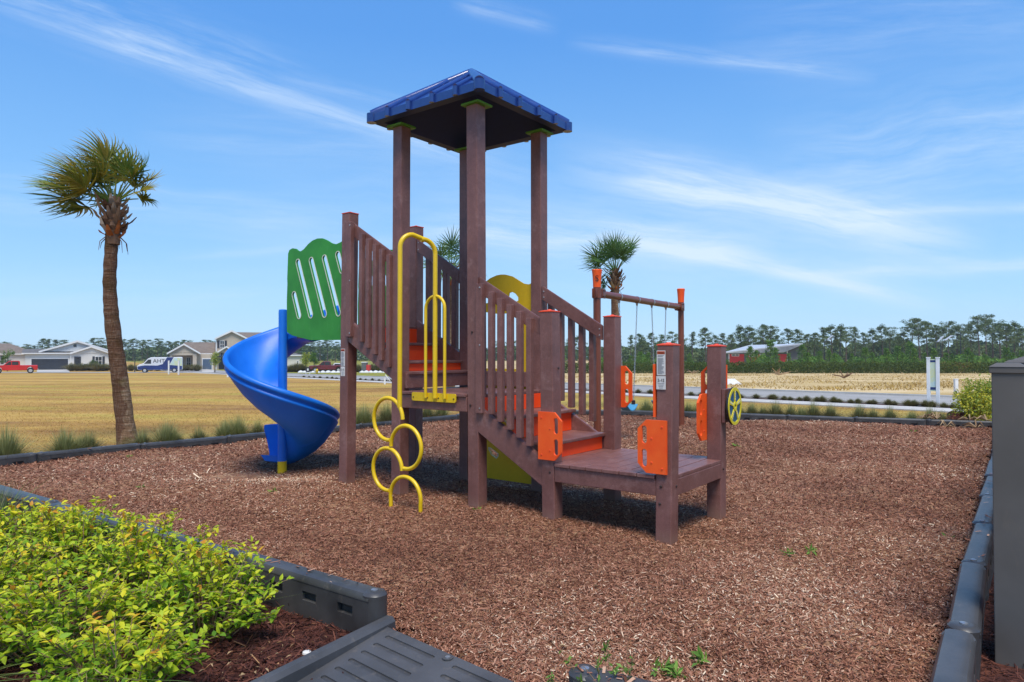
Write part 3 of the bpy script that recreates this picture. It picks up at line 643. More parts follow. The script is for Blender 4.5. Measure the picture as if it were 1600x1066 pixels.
# lower deck
ud0, ud1 = s1 + .0, s1 + L2
deck(s1 - PH - .01, ud1 + PH - .002, PH + .002, WD - PH - .002, .51)
m = MB(); nb = 6
for i in range(nb):      # board ends running between the posts to the front edge
    a_ = s1 + PH + .004 + i * (L2 - 2 * PH - .008) / nb; b_ = s1 + PH + .004 + (i + 1) * (L2 - 2 * PH - .008) / nb
    m.box(a_ + .003, b_ - .003, -PH - .012, PH - .002, .482, .510, .004)
m.build('deck_boards', 'lumber', PS, True, 18); m = MB()
for i in range(nb):
    a_ = s1 + PH + .004 + i * (L2 - 2 * PH - .008) / nb; b_ = s1 + PH + .004 + (i + 1) * (L2 - 2 * PH - .008) / nb
    m.box(a_ + .003, b_ - .003, WD - PH + .002, WD + PH + .01, .482, .510, .004)
m.build('deck_boards', 'lumber', PS, True, 18)
beam(s1 + PH + .001, ud1 - PH + .02 - .022, -PH + .002, -PH + .042, .355, .480); beam(s1 + PH + .001, ud1 - PH - .001, WD + PH - .042, WD + PH - .002, .355, .480)
beam(ud1 + .02, ud1 + PH - .004, PH + .001, WD - PH - .001, .355, .480); beam(s1 - .02, s1 + .02, PH + .001, WD - PH - .001, .355, .480)
beam(s1 + L2 * .5 - .02, s1 + L2 * .5 + .02, PH, WD - PH, .355, .480)
# tower deck
deck(-Lt - PH, PH + .015, PH + .002, WD - PH - .002, 1.05)
m = MB()
for i in range(6):
    a_ = -Lt + PH + .004 + i * (Lt - 2 * PH - .008) / 6; b_ = a_ + (Lt - 2 * PH - .008) / 6
    m.box(a_ + .003, b_ - .003, -PH - .012, PH - .002, 1.022, 1.050, .004)
m.build('deck_boards', 'lumber', PS, True, 18); m = MB()
for i in range(6):
    a_ = -Lt + PH + .004 + i * (Lt - 2 * PH - .008) / 6; b_ = a_ + (Lt - 2 * PH - .008) / 6
    m.box(a_ + .003, b_ - .003, WD - PH + .002, WD + PH + .01, 1.022, 1.050, .004)
m.build('deck_boards', 'lumber', PS, True, 18)
beam(-Lt + PH + .001, -PH - .001, -PH + .002, -PH + .042, .885, 1.020); beam(-Lt + PH + .001, -PH - .001, WD + PH - .042, WD + PH - .002, .885, 1.020)
beam(-Lt - .02, -Lt + .02, PH, WD - PH, .885, 1.020); beam(-.02, .02, PH, WD - PH, .885, 1.020)
# first step of upper stairs and cross beam in front of the yellow climbing panel
beam(-Lt + PH + .006, -Lt + PH + .044, -PH + .045, WD - .01, 1.075, 1.222)
beam(-Lt + PH + .05, -PH - .002, WD - .085, WD - .045, 1.075, 1.232)
# ---- stairs
def tread(u0, u1, z): return part('tread', 'lumber', (u0, u1, .005, WD - .025, z - .03, z), ch=.006)
def riser(u, z0, z1, v0=.004, v1=WD - .03): return part('riser', 'orange_red', (u - .012, u, v0, v1, z0, z1), ch=.002)
riser(.775, .512, .632); tread(.42, .812, .663); riser(.425, .665, .842); tread(.07, .462, .873); riser(.080, .875, 1.018)
tread(-1.10, -Lt + PH + .062, 1.240); riser(-1.045, 1.242, 1.318); tread(-1.44, -1.02, 1.348); riser(-1.405, 1.350, 1.512); tread(-1.80, -1.375, 1.543); riser(-1.745, 1.545, 1.712)
def raked(name, u0, z0t, u1, z1t, dz, v0, v1, mat='lumber', cut0=None, cut1=None):
    """board following the stairs; top edge from (u0,z0t) to (u1,z1t), vertical depth dz"""
    pts = [(u0, z0t - dz), (u1, z1t - dz), (u1, z1t), (u0, z0t)]
    m = MB(); e = .006
    bm = bmesh.new(); vs = [bm.verts.new((p[0], v, p[1])) for v in (v0, v1) for p in pts]
    for f in ((0, 1, 2, 3), (7, 6, 5, 4), (0, 4, 5, 1), (1, 5, 6, 2), (2, 6, 7, 3), (3, 7, 4, 0)): bm.faces.new([vs[i] for i in f])
    bmesh.ops.bevel(bm, geom=bm.edges[:], offset=e, segments=2, affect='EDGES'); bm.verts.index_update()
    m.add([v.co[:] for v in bm.verts], [[v.index for v in f.verts] for f in bm.faces]); bm.free()
    return m.build(name, mat, PS, True, 18)
SL = -.585
# stringers
def zl(u): return .925 + (u - .10) * -.575          # lower stringer top edge
def zu(u): return 1.785 + (u + 1.76) * -.565
for v0, v1 in ((-PH + .006, -.004), (WD - PH + .004, WD - .012)):
    hi = 0.0 if v0 < 0 else .095
    raked('stringer', PH + .001, zl(PH) + hi, s1 - PH + .002, zl(s1 - PH) + hi * .9, .235 + hi, v0, v1)
    raked('stringer', -Lt - s2 + PH + .001, zu(-Lt - s2 + PH) + hi * .4, -Lt - PH + .002, zu(-Lt - PH) + hi * .4, .235 + hi, v0, v1)
# guard rails + balusters
def rail(u0, z0, u1, z1, v0, v1, th=.145):
    return raked('handrail', u0, z0, u1, z1, th, v0, v1)
def bal(u, v0, v1, z0, z1, w=.052): return part('baluster', 'lumber', (u, u + w, v0, v1, z0, z1), ch=.005)
zr = lambda u: 2.125 + (u - .0635) * SL
rail(PH + .002, zr(PH), s1 - PH - .002, zr(s1 - PH), -PH + .020, -.015)
for u in (.213, .318, .424, .529, .636): bal(u, -PH - .032, -PH + .018, zr(u) - .365 - .79, zr(u) - .062)
part('baluster', 'lumber', (PH + .004, .142, -PH - .032, -PH + .018, .885, 2.055))
rail(PH + .008, 2.118, s1 - PH - .004, 1.695, WD - PH + .004, WD - PH + .040)
for u in (.115, .235, .36, .485, .605): bal(u, WD - PH + .041, WD + .04, .96 - (u - .2) * .5, 2.0 - (u - .12) * SL * -1 + .0)
zr2 = lambda u: 2.868 + (u + 1.755) * -.60
rail(-Lt - s2 + PH + .002, 2.855, -Lt - PH - .002, 2.44, -PH + .020, -.015)
for u in (-1.545, -1.440, -1.333, -1.235, -1.125):
    zt = 2.80 + (u + 1.755) * -.62
    bal(u, -PH - .032, -PH + .018, zt - 1.125, zt + .015)
part('baluster', 'lumber', (-Lt - s2 + PH + .004, -1.675, -PH - .032, -PH + .018, 1.60, 2.83))
rail(-Lt - s2 + PH + .008, 2.785, -Lt - PH - .004, 2.362, WD - PH + .004, WD - PH + .040)
for u in (-1.64, -1.505, -1.365, -1.225): bal(u, WD - PH + .041, WD + .04, 1.62 - (u + 1.64) * .5, 2.68 + (u + 1.7) * SL, .075 if u < -1.6 else .065)
# screws on rails
m = MB()
for (u, z, v) in [(s1 - PH - .03, 1.66, WD - PH + .004), (s1 - PH - .03, 1.60, WD - PH + .004), (PH + .03, 2.06, WD - PH + .004), (PH + .03, 2.00, WD - PH + .004), (.12, 2.02, -PH - .032), (.12, 1.50, -PH - .032), (.12, .93, -PH - .032),
                  (-1.69, 2.79, -PH - .032), (-1.69, 2.2, -PH - .032), (-1.69, 1.64, -PH - .032), (-1.72, 2.74, WD - PH + .004), (-1.72, 2.66, WD - PH + .004)]:
    m.tube([(u, v + .002, z), (u, v - .003, z), (u, v - .006, z)], [.008, .008, .005], 8)
m.build('screw', 'galv', PS)
for (u, v, z) in [(s1 + .02, -PH, .43), (s1 + L2 - .02, -PH, .43), (-.02, -PH, .95), (-Lt + .01, -PH, .95), (s1 + L2 - .03, -PH, .30), (.0, -PH, 1.62), (s1, -PH, 1.16)]:
    m = MB(); m.tube([(u, v + .002, z), (u, v - .004, z), (u, v - .007, z)], [.011, .011, .006], 10); m.build('bolt', 'dark_metal', PS)
for (u, v, z) in [(s1 + L2 + PH, .02, .43), (s1 + L2 + PH, WD - .02, .43), (s1 + PH, .0, 1.30), (PH, .0, 1.4)]:
    m = MB(); m.tube([(u - .002, v, z), (u + .004, v, z), (u + .007, v, z)], [.011, .011, .006], 10); m.build('bolt', 'dark_metal', PS)
# upper deck behind the green panels
deck(-2.90, -1.745, PH + .002, WD - PH - .002, 1.74)
beam(-2.86, -Lt - s2 - PH - .001, PH + .01, PH + .05, 1.60, 1.71); beam(-2.86, -Lt - s2 - PH - .001, WD - PH - .05, WD - PH - .01, 1.60, 1.71)
beam(-Lt - s2 + .0, -Lt - s2 + .04, PH, WD - PH, 1.60, 1.71)
# ---- green slide hood panels with slanted slots
def green_panel(v, th, sgn):
    top = [(-2.885, 2.60), (-2.86, 2.64), (-2.80, 2.655), (-2.74, 2.645), (-2.69, 2.615), (-2.64, 2.605), (-2.58, 2.625), (-2.50, 2.675), (-2.42, 2.708), (-2.33, 2.722), (-2.24, 2.715), (-2.16, 2.685), (-2.08, 2.645), (-2.0, 2.625), (-1.94, 2.635), (-1.835, 2.665)]
    outer = [(-1.835, 1.57), (-2.45, 1.575), (-2.80, 1.635), (-2.90, 1.675), (-2.905, 2.05), (-2.895, 2.25), (-2.90, 2.3)] + top
    outer = outer[:7] + top
    tilt = .378
    spec = [(-2.712, 1.985, .33), (-2.566, 2.172, .73), (-2.316, 2.172, .73), (-2.076, 2.178, .73), (-1.93, 2.42, .25)]
    holes = [slot(cx, cy, .066, h, 6, tilt) for cx, cy, h in spec]
    m = MB(); m.plate(outer, [h[::-1] for h in holes], lambda a, b, t: (a, v + t * sgn, b), th); p = m.build('hood_panel', 'green_panel', PS)
    m = MB()
    for (cx, cy, h) in spec:
        m.plate(slot(cx, cy, .086, h + .020, 6, tilt), [slot(cx, cy, .0675, h + .0015, 6, tilt)[::-1]], lambda a, b, t: (a, v - sgn * (.001 + t), b), .0025)
    m.build('slot_trim', 'trim_white', p)
green_panel(-.035, .02, 1); green_panel(WD + .035, .02, -1)
# ---- yellow climbing panel on the far side of the tower
def arc(cx, cy, r, a0, a1, n): return [(cx + r * math.cos(R(a0 + (a1 - a0) * k / n)), cy + r * math.sin(R(a0 + (a1 - a0) * k / n))) for k in range(n + 1)]
def yellow_panel():
    v = WD - .02
    x0, x1 = -Lt + PH + .01, -PH - .005
    cx = (x0 + x1) / 2
    top = [(x1, 2.165), (x1 - .06, 2.15), (x1 - .13, 2.165), (x1 - .20, 2.205), (x1 - .28, 2.25), (cx + .06, 2.275), (cx, 2.28), (cx - .06, 2.275), (x0 + .28, 2.25), (x0 + .20, 2.205), (x0 + .13, 2.165), (x0 + .06, 2.15), (x0, 2.165)]
    outer = [(x0, .06), (x1, .06)] + top
    hole = [(cx - .235, 1.26), (cx + .235, 1.26), (cx + .24, 1.62), (cx + .29, 1.70), (cx + .33, 1.77), (cx + .31, 1.85), (cx + .22, 1.88), (cx + .10, 1.86), (cx, 1.85), (cx - .10, 1.86), (cx - .22, 1.88), (cx - .31, 1.85), (cx - .33, 1.77), (cx - .29, 1.70), (cx - .24, 1.62)]
    h2 = [(cx + .10, 2.03), (cx + .14, 1.995), (cx + .20, 1.975), (cx + .235, 1.985), (cx + .235, 2.02), (cx + .20, 2.06), (cx + .15, 2.085), (cx + .11, 2.075)]
    h3 = [(2 * cx - x, y) for x, y in h2][::-1]
    def blob(x, y, s, k): return [(x + s * (1 + .25 * math.sin(3 * q + k)) * math.cos(q) * 1.0, y + s * .72 * (1 + .25 * math.cos(2 * q + k)) * math.sin(q) + .5 * s * math.cos(q) * -1) for q in [2 * math.pi * i / 12 for i in range(12)]]
    grips = [blob(x0 + .33, .34, .055, 0), blob(x1 - .15, .30, .045, 1), blob(x0 + .18, .62, .05, 2), blob(x1 - .32, .70, .05, 3)]
    m = MB(); m.plate(outer, [h for h in (hole[::-1], h2[::-1], h3[::-1])] + [q[::-1] for q in grips], lambda a, b, t: (a, v + t, b), .019); p = m.build('climbing_panel', 'yellow_panel', PS)
    m = MB()
    for q in grips:
        c = (sum(x for x, _ in q) / 12, sum(y for _, y in q) / 12)
        m.plate([(c[0] + (x - c[0]) * 1.22, c[1] + (y - c[1]) * 1.22) for x, y in q], [q[::-1]], lambda a, b, t: (a, v - .001 - t, b), .0025)
    m.build('grip_trim', 'trim_white', p)
yellow_panel()
# ---- orange handhold panels
def hand_panel(fn, flip=False, trim_side=1):
    """.25 x .41 plate, bevelled on the free side, two slots; fn(a,b,t) a 0..25 from fixed side"""
    w, h, c = .235, .40, .07
    outer = [(0, -h / 2), (w - c, -h / 2), (w, -h / 2 + c), (w, h / 2 - c), (w - c, h / 2), (0, h / 2)]
    ho = [slot(w - .055, -.088, .042, .135), slot(w - .055, .088, .042, .135)]
    m = MB(); m.plate(outer, [q[::-1] for q in ho], fn, .019); p = m.build('handhold_panel', 'orange', PS)
    m = MB()
    for (a, b) in ((.035, .15), (.035, -.16), (.12, .06), (.12, -.12)):
        q0, q1 = Vector(fn(a, b, 0)), Vector(fn(a, b, -.005)); m.tube([q0, q1], [.008, .006], 8)
    m.build('bolt', 'orange_dull', p)
hand_panel(lambda a, b, t: (s1 - .085 + a, -PH - .024 + t, .735 + b))
hand_panel(lambda a, b, t: (s1 + L2 + .035 - a, -PH - .024 + t, .725 + b))
hand_panel(lambda a, b, t: (s1 - .05 + a, WD + PH + .003 + t, 1.105 + b))
hand_panel(lambda a, b, t: (s1 + L2 + .065 - a, WD + PH + .003 + t, 1.125 + b))
hand_panel(lambda a, b, t: (s1 + L2 - PH - .003 - t, WD - .045 + .0 - a + .04, .875 + b))
hand_panel(lambda a, b, t: (s1 + L2 - PH - .003 - t, -.058 + a, 1.145 + b))
# ---- hoop climber
HC = empty('hoop_climber'); HC.parent = PS
def arcpts(c, r, a0, a1, n, ax, ay):
    return [Vector(c) + Vector(ax) * r * math.cos(R(a0 + (a1 - a0) * k / n)) + Vector(ay) * r * math.sin(R(a0 + (a1 - a0) * k / n)) for k in range(n + 1)]
vb, vf = -PH - .035, -.455; um, ul = -.432, -.535; rt = .0215; r_ = .13
top = 2.50
du = (ul - um); dirh = Vector((du, vf - vb, 0)); Lh = dirh.length; dirh.normalize()
c1 = Vector((um, vb, top - r_)) + dirh * r_; c2 = Vector((ul, vf, top + .03 - r_)) - dirh * r_
path = [Vector((um, vb, 1.0)), Vector((um, vb, 1.7))] + arcpts(c1, r_, 180, 90, 8, dirh, (0, 0, 1)) + arcpts(c2, r_, 90, 0, 8, dirh, (0, 0, 1)) + [Vector((ul, vf, 1.6)), Vector((ul, vf, .93))]
m = MB(); m.tube(path, rt + .001, 14); m.tube([path[9] + dirh * .02, path[9] + dirh * .05], rt + .005, 14); m.build('hoop_bar', 'yellow_steel', HC, True, 60)
hr = .125; path = [Vector((um - hr, vb, 1.0)), Vector((um - hr, vb, 1.5))] + arcpts((um, vb, 1.97 - hr), hr, 180, 0, 14, (1, 0, 0), (0, 0, 1)) + [Vector((um + hr, vb, 1.5)), Vector((um + hr, vb, 1.0))]
m = MB(); m.tube(path, .0155, 12); m.build('handrail_loop', 'yellow_steel', HC, True, 60)
for (cu_, cz, a0, a1) in ((-.690, .815, 2, 278), (-.452, .572, -98, 182), (-.697, .348, 2, 278)):
    m = MB(); m.tube(arcpts((cu_, vf, cz), .196, a0, a1, 34, (1, 0, 0), (0, 0, 1)), rt - .003, 12); m.build('climbing_ring', 'yellow_steel', HC, True, 60)
m = MB(); m.tube([Vector((-.457 + .196, vf, -.10)), ] + arcpts((-.457, vf, .108), .196, -10, 190, 26, (1, 0, 0), (0, 0, 1)) + [Vector((-.457 - .19, vf, -.10))], rt - .003, 12); m.build('climbing_ring', 'yellow_steel', HC, True, 60)
m = MB(); m.prism([(p[0], p[1]) for p in [(-.745, .965), (-.192, .965), (-.18, .977), (-.18, 1.035), (-.192, 1.047), (-.745, 1.047), (-.757, 1.035), (-.757, .977)]], 'y', -PH - .022, -PH - .012); pl = m.build('mounting_plate', 'yellow_steel', HC)
m = MB()
for u in (-.735, -.545, -.40, -.205): m.tube([(u, -PH - .022, 1.0), (u, -PH - .027, 1.0)], [.008, .006], 8)
m.build('bolt', 'dark_metal', pl)
# ---- roof
def roof():
    o = .225; u0, u1, v0, v1 = -Lt - o, o, -o, WD + o; cu_, cv_ = (u0 + u1) / 2, (v0 + v1) / 2
    zb, zf, za = 3.762, 3.838, 4.335; t = .03
    R_ = empty('roof'); R_.parent = PS
    m = MB(); C4 = [(u0, v0), (u1, v0), (u1, v1), (u0, v1)]
    m.add([(x, y, zf) for x, y in C4] + [(cu_, cv_, za)], [(0, 1, 4), (1, 2, 4), (2, 3, 4), (3, 0, 4)])
    m.add([(x, y, zb) for x, y in C4] + [(x, y, zf) for x, y in C4], [(0, 1, 5, 4), (1, 2, 6, 5), (2, 3, 7, 6), (3, 0, 4, 7)])
    hw, hd = (u1 - u0) / 2, (v1 - v0) / 2
    def slope_z(f): return zf + (za - zf) * f
    sides = [((u0, v0), (u1, v0)), ((u1, v0), (u1, v1)), ((u1, v1), (u0, v1)), ((u0, v1), (u0, v0))]
    for (a, b) in sides:
        a = Vector(a); b = Vector(b); mid = (a + b) / 2; inn = (Vector((cu_, cv_)) - mid)
        for k in (-.62, -.215, .215, .62):
            p = mid + (b - a) * k / 2; f = 1 - abs(k)
            q = p + inn * f; out = -inn.normalized()
            p0 = Vector((p.x + out.x * .012, p.y + out.y * .012, zb + .001)); p1 = Vector((p.x + out.x * .012, p.y + out.y * .012, zf + .006))
            m.tube([p0, p1], [.027, .027], 12)
            m.tube([Vector((p.x + out.x * .012, p.y + out.y * .012, zf + .004)), Vector((p.x + inn.x * .05, p.y + inn.y * .05, slope_z(.05) + .006)), Vector((q.x, q.y, slope_z(f) + .006))], [.028, .028, .024], 12)
    for (x, y) in C4:
        d = Vector((cu_ - x, cv_ - y)).normalized()
        m.tube([(x - d.x * -.02, y - d.y * -.02, zb - .004), (x + d.x * .02, y + d.y * .02, zf + .01)], [.05, .05], 14)
        m.tube([(x + d.x * .02, y + d.y * .02, zf + .0), (x + d.x * .08, y + d.y * .08, zf + .03), (cu_, cv_, za - .01)], [.048, .05, .045], 14)
    m.tube([(cu_, cv_, za - .06), (cu_, cv_, za + .012), (cu_, cv_, za + .02)], [.055, .045, .02], 16)
    m.build('roof_shell', 'roof', R_, True, 40)
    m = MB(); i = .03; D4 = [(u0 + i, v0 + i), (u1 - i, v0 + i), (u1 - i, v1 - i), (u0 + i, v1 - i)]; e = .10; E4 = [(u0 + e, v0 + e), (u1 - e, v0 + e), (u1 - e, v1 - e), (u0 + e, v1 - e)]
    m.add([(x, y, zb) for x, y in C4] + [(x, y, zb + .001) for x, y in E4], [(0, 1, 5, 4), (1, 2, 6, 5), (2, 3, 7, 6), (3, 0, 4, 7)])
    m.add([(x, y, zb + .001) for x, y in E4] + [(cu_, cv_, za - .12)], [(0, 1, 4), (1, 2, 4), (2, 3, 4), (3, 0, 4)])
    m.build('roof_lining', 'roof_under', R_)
roof()
# ---- spiral slide
def slide():
    S = empty('spiral_slide'); S.parent = PS; cx, cy = -3.118, .06
    m = MB(); m.tube([(cx, cy, .12), (cx, cy, 1.93), (cx, cy, 1.95), (cx, cy, 1.955)], [.052, .052, .048, .030], 24); m.build('centre_column', 'slide', S, True, 40)
    m = MB(); m.tube([(cx, cy, -.2), (cx, cy, .13)], [.054, .054], 24); m.build('column_sleeve', 'yellow_steel', S, True, 40)
    prof = [(.05, .060), (.15, .012), (.25, .000), (.32, .022), (.40, .080), (.475, .160), (.540, .25), (.590, .33), (.602, .372), (.618, .396), (.640, .402), (.660, .390), (.671, .368), (.668, .345), (.652, .332), (.640, .325), (.634, .305), (.646, .290), (.650, .275), (.640, .258), (.622, .236),
            (.575, .165), (.500, .065), (.410, -.015), (.310, -.060), (.220, -.075), (.15, -.060), (.05, -.02)]
    n = len(prof); rings = []
    def fl(t):   # t degrees after entry
        # floor height
        k = [(0, 1.62), (128, 1.085), (218, .70), (308, .345), (350, .20), (395, .115), (470, .085)]
        for (a, za), (b, zb) in zip(k, k[1:]):
            if t <= b:
                return za + (zb - za) * (t - a) / (b - a)
        return k[-1][1]
    N_ = 110
    samp = []
    for i in range(N_ + 1):
        t = 400 * i / N_
        # smoothed floor
        z = sum(fl(max(0, t + q)) for q in (-24, -12, 0, 12, 24)) / 5
        samp.append((t, z))
    def ring(p, rad, z, sq=1.0, hs=1.0):
        return [(p[0] + rad[0] * r, p[1] + rad[1] * r, z + (h * hs)) for r, h in prof]
    # straight entry chute from the deck, along -u
    for k in range(4):
        x = cx + .30 * (1 - k / 4) + .0
        rings.append(ring((x, cy), (0, 1), 1.64 - .004 * k, 1, .98))
    for t, z in samp:
        a = R(90 + t); hs = 1.0 if t < 330 else 1 - .06 * (t - 330) / 70
        rings.append(ring((cx, cy), (math.cos(a), math.sin(a)), z, 1, hs))
    a = R(90 + 400); rad = (math.cos(a), math.sin(a)); tn = (-math.sin(a), math.cos(a))
    for k in range(1, 7):
        d = k * .068; hs = (.95, .95, .94, .93, .91, .88)[k - 1]; z = samp[-1][1] + .004 * k
        rings.append([(cx + rad[0] * r + tn[0] * d * (.48 + .52 * min(1, max(0, (h + .05) / .40)) ** .8), cy + rad[1] * r + tn[1] * d * (.48 + .52 * min(1, max(0, (h + .05) / .40)) ** .8), z + h * hs) for r, h in prof])
    m = MB(); vs = [p for rg in rings for p in rg]; fs = []
    for i in range(len(rings) - 1):
        for k in range(n): fs.append([i * n + k, i * n + (k + 1) % n, (i + 1) * n + (k + 1) % n, (i + 1) * n + k])
    fs += [list(range(n))[::-1], [(len(rings) - 1) * n + k for k in range(n)]]
    m.add(vs, fs)
    m.build('slide_chute', 'slide', S, True, 50)
    # seam flanges between moulded sections
    m = MB()
    for t in (150, 300):
        i = 4 + int(t / 400 * N_); rg = [Vector(p) for p in rings[i]]
        lower = rg[19:26]
        m.tube(lower, .0035, 6)
    m.build('seam', 'slide', S, True, 60)
slide()
# ---- steering wheel on the far right post
def wheel():
    u0 = s1 + L2 + PH
    part('mounting_board', 'lumber', (u0 + .002, u0 + .03, WD - PH - .0, WD + .20, .83, 1.12))
    Wh = empty('steering_wheel', (u0 + .052, WD + .070, .968)); Wh.parent = PS
    m = MB(); m.cyl((-.024, 0, 0), (.004, 0, 0), .03, .03, 18); m.build('hub', 'ink', Wh)
    def F(a, b, t): return (t, a, b)
    def circ(r, n=40): return [(r * math.cos(2 * math.pi * k / n), r * math.sin(2 * math.pi * k / n)) for k in range(n)]
    m = MB(); m.plate(circ(.164), [], F, .012); m.build('backing_disc', 'ink', Wh)
    m = MB(); m.plate(circ(.158), [], lambda a, b, t: (.0125 + t, a, b), .004); m.build('blue_disc', 'wheel_blue', Wh)
    m = MB(); G_ = lambda a, b, t: (.017 + t, a, b)
    m.plate(circ(.163), [circ(.137)[::-1]], G_, .006); m.plate(circ(.040, 24), [circ(.018, 16)[::-1]], G_, .008)
    for k, w in zip(range(5), (.016, .016, .016, .016, .016)):
        a = R(90 + 72 * k); c, s = math.cos(a), math.sin(a)
        pts = [(.036, -w * .7), (.140, -w * 1.25), (.140, w * 1.25), (.036, w * .7)]
        m.plate([(x * c - y * s, x * s + y * c) for x, y in pts], [], G_, .006)
    m.build('spokes', 'wheel_yellow', Wh)
    m = MB()
    for k in range(5):
        a = R(90 + 72 * k); c, s = math.cos(a), math.sin(a)
        for r in (.062, .083, .104, .125): m.plate([(r * c + .0062 * math.cos(q), r * s + .0062 * math.sin(q)) for q in [2 * math.pi * i / 8 for i in range(8)]], [], lambda x, y, t: (.0235 + t, x, y), .0015)
    m.build('gear_dots', 'trim_white', Wh)
    m = MB(); m.add([(u0 + .032, WD + .10, 1.10), (u0 + .032, WD + .16, 1.10), (u0 + .032, WD + .16, 1.117), (u0 + .032, WD + .10, 1.117)], [(0, 1, 2, 3)]); m.build('sticker', 'sticker', PS)
wheel()
# ---- stickers with printing
def sticker(u0, u1, z0, z1, red, age, s_=0):
    v = -PH - .001
    fn = lambda a, b, t: (a, v - .0015 - t, b)
    st = MB(); st.box(u0, u1, v - .0012, v + .001, z0, z1); st = st.build('notice_sticker', 'sticker', PS)
    uc = (u0 + u1) / 2; w = u1 - u0
    if red:
        m = MB(); m.add([(u0 + .004, v - .002, z1 - .028), (u1 - .004, v - .002, z1 - .028), (u1 - .004, v - .002, z1 - .005), (u0 + .004, v - .002, z1 - .005)], [(0, 1, 2, 3)]); m.build('warning_band', 'sticker_red', st)
        text_mesh('print', 'WARNING', w * .19, 'ink', st, lambda x, y, z: (uc + x, v - .0035 - z, z1 - .0165 + y), .0005)
        m = MB(); z = z1 - .036
        while z > z0 + .008:
            e = random.uniform(.55, 1) * (w - .016)
            if random.random() > .12: m.add([(u0 + .008, v - .0022, z - .0032), (u0 + .008 + e, v - .0022, z - .0032), (u0 + .008 + e, v - .0022, z), (u0 + .008, v - .0022, z)], [(0, 1, 2, 3)])
            z -= .0068
        m.build('fine_print', 'sticker_text', st)
    if age:
        text_mesh('print', age, w * .40, 'ink', st, lambda x, y, z: (uc + x, v - .003 - z, z1 - (z1 - z0) * .32 + y), .0006)
        m = MB()
        for k in range(4):
            z = z1 - (z1 - z0) * (.55 + .11 * k); e = (w - .02) * (.9 - .12 * k)
            m.add([(uc - e / 2, v - .0022, z - .003), (uc + e / 2, v - .0022, z - .003), (uc + e / 2, v - .0022, z), (uc - e / 2, v - .0022, z)], [(0, 1, 2, 3)])
        m.build('fine_print', 'sticker_text', st)
ud = s1 + L2
sticker(ud - .050, ud + .020, 1.262, 1.447, True, None); sticker(ud - .054, ud + .022, 1.156, 1.256, False, '2-12')
ua = -Lt - s2
sticker(ua - .045, ua + .022, 1.288, 1.475, True, None); sticker(ua - .047, ua + .022, 1.180, 1.282, False, '2-12')

